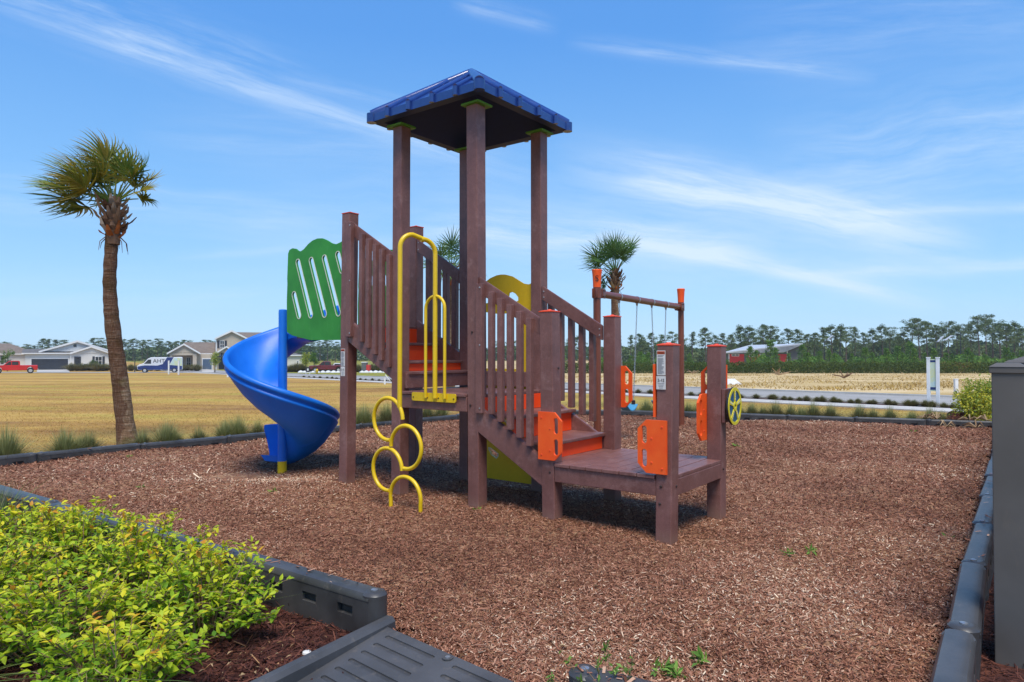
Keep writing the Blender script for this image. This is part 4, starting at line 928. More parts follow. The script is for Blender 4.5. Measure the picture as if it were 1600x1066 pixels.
# ================================================================== SWING SET
def swing_set():
    a = Vector((1.285, 10.34)); b = Vector((3.312, 13.41)); mid = (a + b) / 2; d = b - a; L = d.length; ang = math.atan2(d.y, d.x)
    S = empty('swing_set', (mid.x, mid.y, 0), ang, 'brown steel swing frame with two upright posts and orange caps', 'swing frame')
    zb = 2.33
    for s in (-1, 1):
        x = s * L / 2
        m = MB(); m.cyl((x, 0, -.2), (x, 0, 2.46), .057, None, 20); m.build('post', 'swing_steel', S, True, 40)
        m = MB(); m.tube([(x, 0, 2.42), (x, 0, 2.50), (x, 0, 2.62), (x, 0, 2.68), (x, 0, 2.69)], [.060, .062, .070, .078, .070], 22); cap = m.build('post_cap', 'orange', S, True, 40)
        if s < 0:
            # letter S facing the camera side
            def fn(t, y, w, x=x):
                th = math.atan2(-1, 0) + t / .068 - R(64) * 0
                rr = .0655 + .012 * max(0, (y + .05)) / .1 + .002 + w
                base_ang = math.atan2(-a.y, -a.x) - ang
                th = base_ang + t / .068
                return (x + rr * math.cos(th), rr * math.sin(th), 2.545 + y)
            text_mesh('letter', 'S', .125, 'ink', cap, fn, .001)
        m = MB(); m.tube([(x, 0, zb - .075), (x, 0, zb + .075)], .068, 22)
        for sy in (-1, 1):
            m.box(x - s * .10 - .055, x - s * .10 + .055, sy * .060 - .010, sy * .060 + .010, zb - .072, zb + .072, .003); m.box(x + s * .072 - .02, x + s * .072 + .02, sy * .03 - .01, sy * .03 + .01, zb - .07, zb + .07, .003)
        cl = m.build('post_clamp', 'swing_steel', S, True, 35)
        m = MB()
        for sy in (-1, 1):
            for dx_ in (-.03, .03):
                for z in (-.045, .045): m.cyl((x - s * .10 + dx_, sy * .070, zb + z), (x - s * .10 + dx_, sy * .082, zb + z), .010, None, 8)
        m.build('bolt', 'dark_metal', cl)
    m = MB(); m.cyl((-L / 2 + .02, 0, zb), (L / 2 - .02, 0, zb), .055, None, 20); m.build('top_beam', 'swing_steel', S, True, 40)
    ts = (.216, .412, .591, .778); chain_tops = []
    for t in ts:
        x = (t - .5) * L
        m = MB(); m.tube([(x - .018, 0, zb), (x + .018, 0, zb)], .062, 20); m.tube([(x, 0, zb - .055), (x, 0, zb - .10)], [.022, .014], 10); m.build('chain_hanger', 'galv', S, True, 40)
    def swing(i0, i1, label, twist, sag):
        xa, xb = (ts[i0] - .5) * L, (ts[i1] - .5) * L; xm = (xa + xb) / 2
        o = empty('swing', (mid.x + math.cos(ang) * xm, mid.y + math.sin(ang) * xm, .5), ang, label, 'swing', 'swings on the brown frame')
        hw = (xb - xa) / 2; zt = zb - .10 - .5; zs = .60 - .5 + .02
        for s in (-1, 1):
            p0 = Vector((s * hw, 0, zt)); p1 = Vector((s * .20, 0, zs)); dv = (p1 - p0); n = int(dv.length / .032); dn = dv.normalized(); m = MB()
            sdv = dn.orthogonal().normalized(); td = dn.cross(sdv)
            for k in range(n):
                c = p0 + dv * (k + .5) / n; ax = sdv if k % 2 else td
                m.tube([c + dn * .019 * math.cos(q) + ax * .010 * math.sin(q) for q in [2 * math.pi * j / 8 for j in range(8)]], .0038, 5, closed=True)
            m.build('chain', 'galv', o)
            m = MB(); m.box(s * .20 - .012, s * .20 + .012, -.03, .03, zs - .05, zs + .02, .003); m.build('chain_shackle', 'dark_metal', o)
        # sagging strap seat
        m = MB(); n = 12; t_ = .014
        for side in (0, 1):
            pass
        vs = []
        for k in range(n + 1):
            f = -1 + 2 * k / n; z = zs - .04 - .09 * (1 - f * f)
            for y in (-.075, .075): vs.append((f * .205, y, z))
            for y in (-.075, .075): vs.append((f * .205, y, z - t_))
        fs = []
        for k in range(n):
            b_ = k * 4; fs += [(b_, b_ + 1, b_ + 5, b_ + 4), (b_ + 2, b_ + 6, b_ + 7, b_ + 3), (b_, b_ + 4, b_ + 6, b_ + 2), (b_ + 1, b_ + 3, b_ + 7, b_ + 5)]
        fs += [(0, 2, 3, 1), (n * 4, n * 4 + 1, n * 4 + 3, n * 4 + 2)]
        m.add(vs, fs); m.build('seat', 'swing_seat', o)
        return o
    swing(0, 1, 'pale blue strap swing hanging nearest the S capped post', 0, 0)
    swing(2, 3, 'strap swing hanging nearest the far swing post, seat hidden behind the stickered brown post', 0, 0)
swing_set()

# ================================================================== GREY FENCE (right edge)
def fence():
    p0 = Vector((2.362, 3.262)); d = Vector((V.x, V.y)); ang = math.atan2(d.y, d.x)
    F_ = empty('grey_fence', (p0.x, p0.y, 0), ang, 'grey vinyl fence with capped square posts along the right side', 'fence')
    sp_ = 1.83
    for i in range(7):
        x = i * sp_
        m = MB(); q = .0635; m.box(x - q, x + q, -q, q, -.2, 1.345, .004)
        rot = Matrix.Translation((x, 0, 0)) @ Matrix.Rotation(-ang + (R(90) - R(36) if False else 0), 4, 'Z') @ Matrix.Translation((-x, 0, 0)) if False else None
        if rot is not None: m.v = [tuple(rot @ Vector(p)) for p in m.v]
        po = m.build('fence_post', 'fence', F_, True, 18)
        m = MB(); w = .071; z = 1.345
        m.box(x - w, x + w, -w, w, z - .012, z + .018, .003)
        b = len(m.v); m.add([(x - w - .003, -w - .003, z + .018), (x + w + .003, -w - .003, z + .018), (x + w + .003, w + .003, z + .018), (x - w - .003, w + .003, z + .018), (x - .045, -.045, z + .036), (x + .045, -.045, z + .036), (x + .045, .045, z + .036), (x - .045, .045, z + .036)],
                            [(3, 2, 1, 0), (0, 1, 5, 4), (1, 2, 6, 5), (2, 3, 7, 6), (3, 0, 4, 7), (4, 5, 6, 7)])
        if rot is not None: m.v = [tuple(rot @ Vector(p)) for p in m.v]
        m.build('cap', 'fence', po)
    for i in range(6):
        x = i * sp_
        for z in (.12, 1.16): m = MB(); m.box(x + .066, x + sp_ - .066, -.02, .02, z, z + .09, .004); m.build('rail', 'fence', F_, True, 18)
        m = MB(); n = 14
        for k in range(n):
            c = x + .066 + (sp_ - .132) * (k + .5) / n; m.box(c - .014, c + .014, -.014, .014, .21, 1.16, .002)
        m.build('pickets', 'fence', F_)
fence()
# ================================================================== helpers for placing things seen far off
def at(px, D, z=None):
    """world point at forward distance D along the bearing of column px, standing on the ground"""
    return Vector(((px - 800) / 1070 * D, D, g(D) if z is None else z))
def on_line(px, n0):
    r = (px - 800) / 1070; D = n0 / (.8211 * r + .5708); return at(px, D)
def seg_at(px, a, b, offd):
    """point on the line a-b moved outward by offd, at the bearing of column px"""
    r = (px - 800) / 1070; a = Vector(a); b = Vector(b); t = (b - a).normalized(); n = Vector((-t.y, t.x)) * offd; a2 = a + n; d = b - a
    # a2.x + s d.x = r (a2.y + s d.y)
    s_ = (r * a2.y - a2.x) / (d.x - r * d.y); p = a2 + d * s_; return Vector((p.x, p.y, 0))
def name_nth(i): return ORD[i] if i < len(ORD) else 'later'

# ================================================================== GRASS CLUMPS AND ROUND SHRUBS
def clump_np(n, h, rad, mat_tones=(0, 1), wid=.004, spread=.55, curl=.35, hvar=.5):
    """arching blades from one root: each blade 3 segments tapering"""
    th = rng.random(n) * 2 * math.pi; sp = np.abs(rng.normal(0, spread, n)); H = h * (1 - hvar * rng.random(n)); r0 = rad * .35 * np.sqrt(rng.random(n))
    dirv = np.stack([np.cos(th), np.sin(th)], 1); base = dirv * r0[:, None]; side = np.stack([-np.sin(th), np.cos(th)], 1)
    prev = None; Vs = []
    for k, f in enumerate((0, .35, .7, 1.0)):
        out = (sp * f + curl * f * f * sp) * rad * 2.0
        z = H * (f - .28 * f * f * np.minimum(sp, 1.4))
        c = base + dirv * out[:, None]; w = wid * (1 - f) * (.7 + .6 * rng.random(n))
        if f == 1.0: Vs.append(np.stack([c[:, 0], c[:, 1], z], 1)[:, None, :])
        else: Vs.append(np.stack([np.stack([c[:, 0] - side[:, 0] * w, c[:, 1] - side[:, 1] * w, z], 1), np.stack([c[:, 0] + side[:, 0] * w, c[:, 1] + side[:, 1] * w, z], 1)], 1))
    Vt = np.concatenate(Vs, 1)          # n,7,3
    Vt[:, :, 2] = np.maximum(Vt[:, :, 2], 0.0)
    idx = np.arange(n)[:, None] * 7
    F4 = np.concatenate([idx + np.array([[0, 1, 3, 2]]), idx + np.array([[2, 3, 5, 4]]), idx + np.array([[4, 5, 6, 6]])], 0)
    tri = np.concatenate([idx + np.array([[0, 1, 3]]), idx + np.array([[0, 3, 2]]), idx + np.array([[2, 3, 5]]), idx + np.array([[2, 5, 4]]), idx + np.array([[4, 5, 6]])], 0)
    tn = rng.random(n) * (mat_tones[1] - mat_tones[0]) + mat_tones[0]
    return Vt.reshape(-1, 3), tri, np.tile(tn, 5)
def make_clump(kind):
    o = None
    if kind == 'tuft':   # muhly: brown dense base and wispy green top
        V1, F1, t1 = clump_np(1100, .30, .15, (0, .45), .0042, .62); V2, F2, t2 = clump_np(380, .46, .11, (.45, 1), .0034, .40)
    elif kind == 'wispy':
        V1, F1, t1 = clump_np(800, .32, .17, (.25, .7), .0042, .62); V2, F2, t2 = clump_np(600, .50, .15, (.5, 1), .0036, .5)
    else:                # small clipped kerb shrub
        V1, F1, t1 = clump_np(700, .36, .16, (0, .5), .006, .8, .2, .35); V2, F2, t2 = clump_np(350, .40, .13, (.2, .75), .005, .55)
    Vt = np.concatenate([V1, V2]); F = np.concatenate([F1, F2 + len(V1)]); t = np.concatenate([t1, t2])
    return np_mesh({'tuft': 'grass_clump', 'wispy': 'grass_clump', 'ball': 'kerb_shrub'}[kind], Vt, F, t, 'muhly')
protos = {k: [make_clump(k) for _ in range(3)] for k in ('tuft', 'wispy', 'ball')}
used_proto = set()
def place(proto, loc, s=1, label=None, cat=None, group=None, rz=None, sz=None):
    if proto.name in used_proto: o = dup(proto)
    else: o = proto; used_proto.add(proto.name)
    o.location = loc; o.scale = (s, s, sz or s); o.rotation_euler = (0, 0, random.uniform(0, 6.28) if rz is None else rz)
    tag(o, label, cat, group); return o
LBa, LBb = (P_L.x, P_L.y), (P_LB.x, P_LB.y)
left_clumps = [(12, 'wispy', 1.0), (103, 'wispy', .85), (127, 'wispy', .6), (140, 'tuft', .8), (224, 'tuft', .75), (262, 'wispy', .85), (277, 'tuft', .6), (312, 'tuft', .7), (352, 'wispy', .75), (372, 'wispy', .85), (404, 'tuft', .7), (556, 'wispy', .8), (570, 'wispy', .95), (604, 'tuft', 1.05), (668, 'tuft', .9), (690, 'wispy', .8)]
for i, (px, k, s) in enumerate(left_clumps):
    p = seg_at(px, LBa, LBb, .26 + random.random() * .25); p.z = -.04
    place(random.choice(protos[k]), p, s * 1.25, 'tufted ornamental grass behind the left border, %s from the left' % name_nth(i), 'grass clump', 'grass clumps along the left border')
back_px = [(984, 'tuft', .8), (1010, 'wispy', .9), (1034, 'tuft', .8), (1075, 'tuft', .9), (1092, 'wispy', .8), (1155, 'tuft', .8), (1174, 'tuft', .95), (1192, 'tuft', .8), (1211, 'tuft', 1.05), (1235, 'tuft', .9), (1252, 'wispy', .75), (1270, 'tuft', 1.05), (1297, 'tuft', 1.0), (1342, 'tuft', 1.0), (1363, 'tuft', .85), (1390, 'tuft', .9), (1424, 'wispy', .7), (1452, 'tuft', .95), (1470, 'wispy', .7)]
for i, (px, k, s) in enumerate(back_px):
    p = seg_at(px, (P_B.x, P_B.y), (P_R.x, P_R.y), .34 + random.random() * .18); p.z = -.04
    place(random.choice(protos[k]), p, s * 1.15, 'round grass clump just behind the back border, %s from the left' % name_nth(i), 'grass clump', 'grass clumps behind the back border')
kerb_px = [475, 484, 491, 500, 512, 519, 527, 563, 572, 583, 593, 603, 610, 689, 912, 926, 978, 996, 1015, 1040, 1080, 1096, 1156, 1180, 1204, 1208, 1225, 1234, 1248, 1260, 1276, 1283, 1303, 1311, 1328, 1340, 1357, 1364, 1388, 1397, 1418, 1428, 1446, 1456, 1474, 1488]
for i, px in enumerate(kerb_px):
    p = on_line(px + random.uniform(-1, 1), 21.85 + random.uniform(-.2, .2))
    place(random.choice(protos['ball']), p, random.uniform(.50, .72), 'small round brown green shrub by the road kerb, %s from the left' % name_nth(i), 'shrub', 'small shrubs between the sidewalk and the road')

# ---- golden green bush beside the fence
def leaf_cloud(n, centre, radii, size, tone_lo=0, tone_hi=1, shell=.55, fold=True, aspect=.45, noise=.25, zmin=None, droop=0):
    """many separate small leaves through an uneven ellipsoid volume"""
    d = rng.normal(0, 1, (n, 3)); d /= np.linalg.norm(d, axis=1)[:, None]
    r = shell + (1 - shell) * rng.random(n) ** .6
    bumps = 1 + noise * (np.sin(d[:, 0] * 5 + centre[0] * 3) * np.cos(d[:, 1] * 4 + 1) + .6 * np.sin(d[:, 2] * 7 + d[:, 0] * 3 + centre[1]))
    P = np.array(centre) + d * np.array(radii) * (r * bumps)[:, None]
    if zmin is not None: P[:, 2] = np.maximum(P[:, 2], zmin + rng.random(n) * .05)
    return leaves_at(P, d, size, tone_lo, tone_hi, aspect, droop)
def leaves_at(P, d, size, tone_lo=0, tone_hi=1, aspect=.45, droop=0):
    n = len(P)
    ax = rng.normal(0, 1, (n, 3)) + d * .6; ax[:, 2] -= droop; ax /= np.linalg.norm(ax, axis=1)[:, None]
    up = d + rng.normal(0, .7, (n, 3)) + np.array([0, 0, .5]); pr = np.cross(ax, up); pr /= (np.linalg.norm(pr, axis=1)[:, None] + 1e-9); up = np.cross(pr, ax)
    L = (size * (.6 + .8 * rng.random(n)))[:, None]; w = L * aspect / 2
    b = P; m1 = P + ax * L * .5; tp_ = P + ax * L - up * L * .12
    q = np.stack([b, m1 - pr * w + up * w * .35, tp_, m1 + pr * w + up * w * .35, m1], 1).reshape(-1, 3)
    idx = np.arange(n)[:, None] * 5
    F = np.concatenate([idx + np.array([[0, 1, 4]]), idx + np.array([[1, 2, 4]]), idx + np.array([[0, 4, 3]]), idx + np.array([[4, 2, 3]])], 0)
    return q, F, np.tile(np.clip(rng.random(n) * (tone_hi - tone_lo) + tone_lo, 0, 1), 4)
def merge(parts):
    Vt = []; F = []; T_ = []; b = 0
    for v, f, t in parts: Vt.append(v); F.append(f + b); T_.append(t); b += len(v)
    return np.concatenate(Vt), np.concatenate(F), np.concatenate(T_)
bb = seg_at(1527, (P_B.x, P_B.y), (P_R.x, P_R.y), .75); bb.z = -.05
bush = empty('golden_bush', bb, 0, 'rounded yellow green bush behind the back border beside the fence', 'bush')
pr_ = [leaf_cloud(3200, (0, 0, .42), (.42, .42, .42), .06, .3, 1, .35, noise=.2, zmin=.03), leaf_cloud(1600, (.30, .1, .62), (.36, .36, .34), .055, 0, .5, .4), leaf_cloud(600, (-.25, -.05, .35), (.3, .3, .35), .055, .4, 1, .4, zmin=.02), leaf_cloud(400, (.05, .05, .78), (.30, .28, .25), .05, .1, .8, .3)]
np_mesh('foliage', *merge(pr_), 'bush_leaf', bush)
m = MB()
for k in range(22):
    a_ = random.uniform(0, 6.28); r = random.uniform(.1, .42); m.tube([(0, 0, 0), (r * .5 * math.cos(a_), r * .5 * math.sin(a_), .3), (r * math.cos(a_), r * math.sin(a_), random.uniform(.45, .85))], [.012, .007, .003], 5, tone=random.random())
m.build('branches', 'stem', bush)

# ================================================================== FOREGROUND LIME SHRUBS
def lime_shrub(loc, rx, ry, h, nst, label, seed):
    rr = random.Random(seed); S = empty('lime_shrub', loc, 0, label, 'shrub', 'lime green shrubs in the front bed')
    stems = MB(); P = []; D = []; 
    for k in range(nst):
        a_ = rr.uniform(0, 6.28); q = math.sqrt(rr.random()); ex, ey = math.cos(a_) * rx * q, math.sin(a_) * ry * q
        top_ = h * (1 - .45 * q * q) * rr.uniform(.5, 1.35)
        sx, sy = ex * .35, ey * .35
        p0 = Vector((sx, sy, 0)); p3 = Vector((ex, ey, top_)); mid_ = Vector((sx + (ex - sx) * .45 + rr.uniform(-.04, .04), sy + (ey - sy) * .45 + rr.uniform(-.04, .04), top_ * .62)); tipd = Vector((ex - sx, ey - sy, top_ * .25)) * .25 + Vector((rr.uniform(-.05, .05), rr.uniform(-.05, .05), 0)); p4 = p3 + tipd * .5 + Vector((0, 0, .01))
        stems.tube([p0, mid_, p3, p4], [.0042, .0032, .0022, .001], 4, tone=rr.random(), cap=False)
        seglist = [(p0, mid_, .35), (mid_, p3, 1), (p3, p4, 1)]
        for (u, v, dens) in seglist:
            L = (v - u).length; n = max(1, int(L / .021 * dens))
            for j in range(n):
                f = (j + rr.random()) / n; c = u.lerp(v, f); 
                if c.z < .05 * h: continue
                dd = (v - u).normalized()
                for s in (-1, 1):
                    az = rr.uniform(0, 6.28); o = Vector((math.cos(az), math.sin(az), .25)); o = (o + dd * .7).normalized(); P.append(c[:]); D.append(o[:])
        # side twigs
        for j in range(3):
            c = mid_.lerp(p3, rr.random()); az = rr.uniform(0, 6.28); e = c + Vector((math.cos(az), math.sin(az), rr.uniform(.1, .8))) * rr.uniform(.05, .12)
            stems.tube([c, e], [.0018, .0008], 3, tone=rr.random(), cap=False)
            for t in range(4):
                cc = c.lerp(e, .3 + .7 * t / 3); o = Vector((rr.uniform(-1, 1), rr.uniform(-1, 1), rr.uniform(-.1, .8))); P.append(cc[:]); D.append(o.normalized()[:])
    P = np.array(P); D = np.array(D); n = len(P)
    ax = D + rng.normal(0, .25, (n, 3)); ax[:, 2] -= .18; ax /= np.linalg.norm(ax, axis=1)[:, None]
    up = np.array([0, 0, 1.0]) + rng.normal(0, .35, (n, 3)); pr = np.cross(ax, up); pr /= np.linalg.norm(pr, axis=1)[:, None] + 1e-9; up = np.cross(pr, ax)
    L = (.027 + .024 * rng.random(n))[:, None]; w = L * .27
    q = np.stack([P, P + ax * L * .3 - pr * w * .9 + up * w * .3, P + ax * L * .62 - pr * w * .75 + up * w * .2 - up * L * .03, P + ax * L * 1.0 - up * L * .16, P + ax * L * .62 + pr * w * .75 + up * w * .2 - up * L * .03, P + ax * L * .3 + pr * w * .9 + up * w * .3, P + ax * L * .3, P + ax * L * .62 - up * L * .04], 1).reshape(-1, 3)
    idx = np.arange(n)[:, None] * 8
    F = np.concatenate([idx + np.array([f]) for f in ([0, 1, 6], [0, 6, 5], [1, 2, 7], [1, 7, 6], [5, 6, 7], [5, 7, 4], [2, 3, 7], [7, 3, 4])], 0)
    # greener low down, yellower with height, plus scatter per shoot
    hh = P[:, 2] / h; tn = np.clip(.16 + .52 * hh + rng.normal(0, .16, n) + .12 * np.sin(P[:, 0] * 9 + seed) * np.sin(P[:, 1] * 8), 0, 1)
    tn[rng.random(n) < .006] = 1.0
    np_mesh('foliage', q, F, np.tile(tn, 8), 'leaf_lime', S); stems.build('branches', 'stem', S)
    return S
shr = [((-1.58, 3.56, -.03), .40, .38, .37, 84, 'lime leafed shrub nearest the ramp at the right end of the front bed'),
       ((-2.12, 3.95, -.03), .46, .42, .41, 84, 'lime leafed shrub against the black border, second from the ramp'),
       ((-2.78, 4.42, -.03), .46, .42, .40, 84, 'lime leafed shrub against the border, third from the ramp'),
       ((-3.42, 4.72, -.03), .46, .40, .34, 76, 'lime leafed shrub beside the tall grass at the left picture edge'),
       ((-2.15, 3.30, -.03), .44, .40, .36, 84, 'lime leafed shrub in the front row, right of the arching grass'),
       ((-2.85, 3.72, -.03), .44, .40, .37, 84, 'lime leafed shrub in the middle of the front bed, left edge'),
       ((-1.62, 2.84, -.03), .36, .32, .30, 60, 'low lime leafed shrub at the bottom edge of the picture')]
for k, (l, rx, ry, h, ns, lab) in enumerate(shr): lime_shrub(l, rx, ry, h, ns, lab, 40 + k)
# grasses among them
def big_grass(loc, n, h, rad, label, wid=.005, spread=.6, mat='blade', tones=(0, 1)):
    Vt, F, t = clump_np(n, h, rad, tones, wid, spread); o = np_mesh('grass_clump', Vt, F, t, mat); o.location = loc; tag(o, label, 'grass clump')
big_grass((-4.15, 5.45, -.03), 420, .50, .26, 'upright grey green grass clump by the border at the left edge', .004, .35, 'blade', (0, .8))
big_grass((-4.1, 5.0, -.03), 300, .28, .24, 'low dry brown grass clump below the upright grass', .004, .7, 'blade', (.4, 1))
big_grass((-2.52, 3.05, -.03), 170, .42, .30, 'arching broad bladed grass in the bottom left corner', .007, .8, 'blade', (0, .7))
# dry litter in the bed
def litter(n, cx, cy, rx, ry, label):
    m = MB()
    for k in range(n):
        x, y = cx + random.gauss(0, rx), cy + random.gauss(0, ry); a_ = random.uniform(0, 6.28); L = random.uniform(.012, .034); w = L * .18; tl = random.uniform(-.3, .5)
        dx_, dy_ = math.cos(a_), math.sin(a_)
        m.add([(x, y, -.012), (x + dx_ * L * .5 - dy_ * w, y + dy_ * L * .5 + dx_ * w, -.008 + tl * .015), (x + dx_ * L, y + dy_ * L, -.01 + tl * .02), (x + dx_ * L * .5 + dy_ * w, y + dy_ * L * .5 - dx_ * w, -.004)], [(0, 1, 2), (0, 2, 3)], random.random())
    o = m.build('fallen_leaves', 'dry_leaf'); tag(o, label, 'leaf litter', kind='stuff')
litter(200, -1.3, 3.15, .45, .3, 'dry fallen leaves scattered under the lime shrubs')
def stray():
    m = MB()
    for k in range(170):
        d = 2.8 + 11 * random.random(); a_ = random.uniform(-.62, .62); x, y = d * math.sin(a_), d * math.cos(a_)
        if not pts_in([tuple(p) for p in (P_END, P_G, P_RB, P_R, P_B, P_LB, P_L)], np.array([[x, y]]))[0]: continue
        z = float(hf(x, y)) + .016; t = random.uniform(0, 6.28); L = random.uniform(.018, .05); w = L * .22; c, s_ = math.cos(t), math.sin(t)
        m.add([(x, y, z), (x + c * L * .5 - s_ * w, y + s_ * L * .5 + c * w, z + .012), (x + c * L, y + s_ * L, z + .004), (x + c * L * .5 + s_ * w, y + s_ * L * .5 - c * w, z + .010)], [(0, 1, 2), (0, 2, 3)], random.random())
    o = m.build('stray_leaves', 'dry_leaf'); tag(o, 'a few dry leaves blown over the wood chips', 'leaf litter', kind='stuff')
stray()
# small clear plastic cap lying on the mulch
m = MB(); m.tube([(0, 0, 0), (0, 0, .008), (0, 0, .012)], [.022, .020, .012], 14); o = m.build('bottle_cap', 'sticker', None, True, 40); o.location = (-.99, 3.33, -.02); tag(o, 'small pale cap lying on the dark mulch near the ramp', 'bottle cap')

# twiggy plant at bottom centre
def twiggy(loc, n, h, spread, label, lean_=(0, 0), leafn=9, lsz=.022, seed=1):
    rr = random.Random(seed); S = empty('twiggy_plant', loc, 0, label, 'plant'); m = MB(); P = []; D = []
    for k in range(n):
        a_ = rr.uniform(0, 6.28); q = rr.uniform(.15, 1) * spread; tip = Vector((math.cos(a_) * q + lean_[0], math.sin(a_) * q * .7 + lean_[1], h * rr.uniform(.55, 1.05))); base = Vector((rr.uniform(-.05, .05) + tip.x * .2, rr.uniform(-.03, .03), 0))
        mid_ = base.lerp(tip, .55) + Vector((rr.uniform(-.02, .02), rr.uniform(-.02, .02), .02)); m.tube([base, mid_, tip], [.0032, .0024, .001], 5, tone=rr.random())
        if rr.random() < .75:
            for j in range(leafn):
                c = mid_.lerp(tip, .45 + .55 * rr.random()); P.append(c[:]); o = Vector((rr.uniform(-1, 1), rr.uniform(-1, 1), rr.uniform(-.1, .9))).normalized(); D.append(o[:])
    P = np.array(P); D = np.array(D); np_mesh('foliage', *leaves_at(P, D, lsz, .1, .9, .42), 'leaf_mid', S); m.build('branches', 'stem', S); return S
twiggy((.40, 2.62, -.03), 26, .30, .20, 'sparse twiggy plant leaning over the black border at bottom centre', (-.02, .05), 12, .024, 5)
twiggy((.30, 2.50, -.03), 14, .16, .12, 'low bright leafed sprig in front of the bottom centre border', (0, 0), 16, .028, 6)
twiggy((.05, 2.62, -.03), 8, .10, .08, 'tiny green sprig at the edge of the black ramp', (0, 0), 9, .02, 7)
twiggy((.155, 2.86, 0), 7, .09, .05, 'small leafy weed between the ramp and the bottom border', (0, 0), 8, .02, 8)
# weeds in the chips
def weed_at(px, py, s, label, seed):
    # ground point under that direction
    t_ = .0176; Yw = (py - 533) / 1070 - t_; D = CAMH / Yw; x = (px - 800) / 1070 * D
    rr = random.Random(seed); P = []; D_ = []
    for k in range(26): a_ = rr.uniform(0, 6.28); P.append((math.cos(a_) * rr.random() * .04, math.sin(a_) * rr.random() * .04, .012 + rr.random() * .03)); D_.append((math.cos(a_), math.sin(a_), .5))
    v, f, t = leaves_at(np.array(P), np.array(D_), .05, 0, 1, .3); o = np_mesh('weed', v * s, f, t, 'weed'); o.location = (x, D, 0); tag(o, label, 'weed', 'weeds in the wood chips')
for k, (x, y, s, l) in enumerate([(427, 773, 1.0, 'weed left of the yellow hoop rings'), (205, 716, .8, 'weed near the left border below the palm'), (632, 681, 1, 'weed behind the yellow rings'), (1265, 864, .8, 'right hand weed of the pair in the chips right of the deck'), (1231, 868, .8, 'left hand weed of the pair in the chips right of the deck'), (1478, 848, .9, 'weed near the right border'), (1150, 701, 1.2, 'weed behind the steering wheel post'), (745, 800, .7, 'weed at the foot of the front tower post'), (1032, 1052, 1.0, 'weed right of the twiggy plant at the bottom'), (1055, 1060, .9, 'second weed at the bottom edge'), (1096, 1038, 1.1, 'weed at the bottom right of the twiggy plant'), (1425, 678, 1.1, 'weed in front of the back border'), (222, 765, .8, 'weed in the chips on the left')]):
    weed_at(x, y, s, 'small green ' + l, k)
# curled dry fronds on the back border
for k, px in enumerate([1462, 1478, 1512, 1524, 1540, 1448]):
    p = seg_at(px, (P_B.x, P_B.y), (P_R.x, P_R.y), [.05, -.25, .08, -.2, .1, .1][k]); p.z = .0 if k in (1, 3) else .12
    m = MB()
    for j in range(7):
        a_ = random.uniform(0, 6.28); L = random.uniform(.12, .28); e = Vector((math.cos(a_) * L, math.sin(a_) * L, random.uniform(-.02, .10)))
        m.tube([(0, 0, .02), (e.x * .5, e.y * .5, .05 + e.z), (e.x, e.y, .02 + e.z * .3)], [.012, .014, .003], 5, tone=random.random())
    o = m.build('dry_frond', 'dry_leaf'); o.location = p; tag(o, 'curled dry frond %s the back border, %s from the left' % ('before' if k in (1, 3) else 'on', name_nth([1, 2, 3, 4, 5, 0][k])), 'dry frond', 'dry fronds by the back border')
# dark soil mound beside the bush
def mound(px, offd, r, h, label):
    p = seg_at(px, (P_B.x, P_B.y), (P_R.x, P_R.y), offd); m = MB(); n = 18; rings = 6; vs = [(0, 0, h)]; fs = []
    for i in range(1, rings + 1):
        for k in range(n): a_ = 2 * math.pi * k / n; f = i / rings; rr = r * f * (1 + .2 * math.sin(3 * a_ + i)); vs.append((rr * math.cos(a_), rr * math.sin(a_), h * (1 - f * f) * (1 + .35 * random.uniform(-1, 1)) - (.02 if i == rings else 0)))
    for k in range(n): fs.append((0, 1 + k, 1 + (k + 1) % n))
    for i in range(rings - 1):
        for k in range(n): a0 = 1 + i * n; fs.append((a0 + k, a0 + n + k, a0 + n + (k + 1) % n, a0 + (k + 1) % n))
    m.add(vs, fs); o = m.build('mulch_heap', 'bed'); o.location = (p.x, p.y, -.05); tag(o, label, 'mulch heap')
mound(1494, .55, .38, .26, 'small heap of dark brown mulch left of the golden bush'); mound(1440, .5, .30, .12, 'low heap of mulch under the grass by the back border')

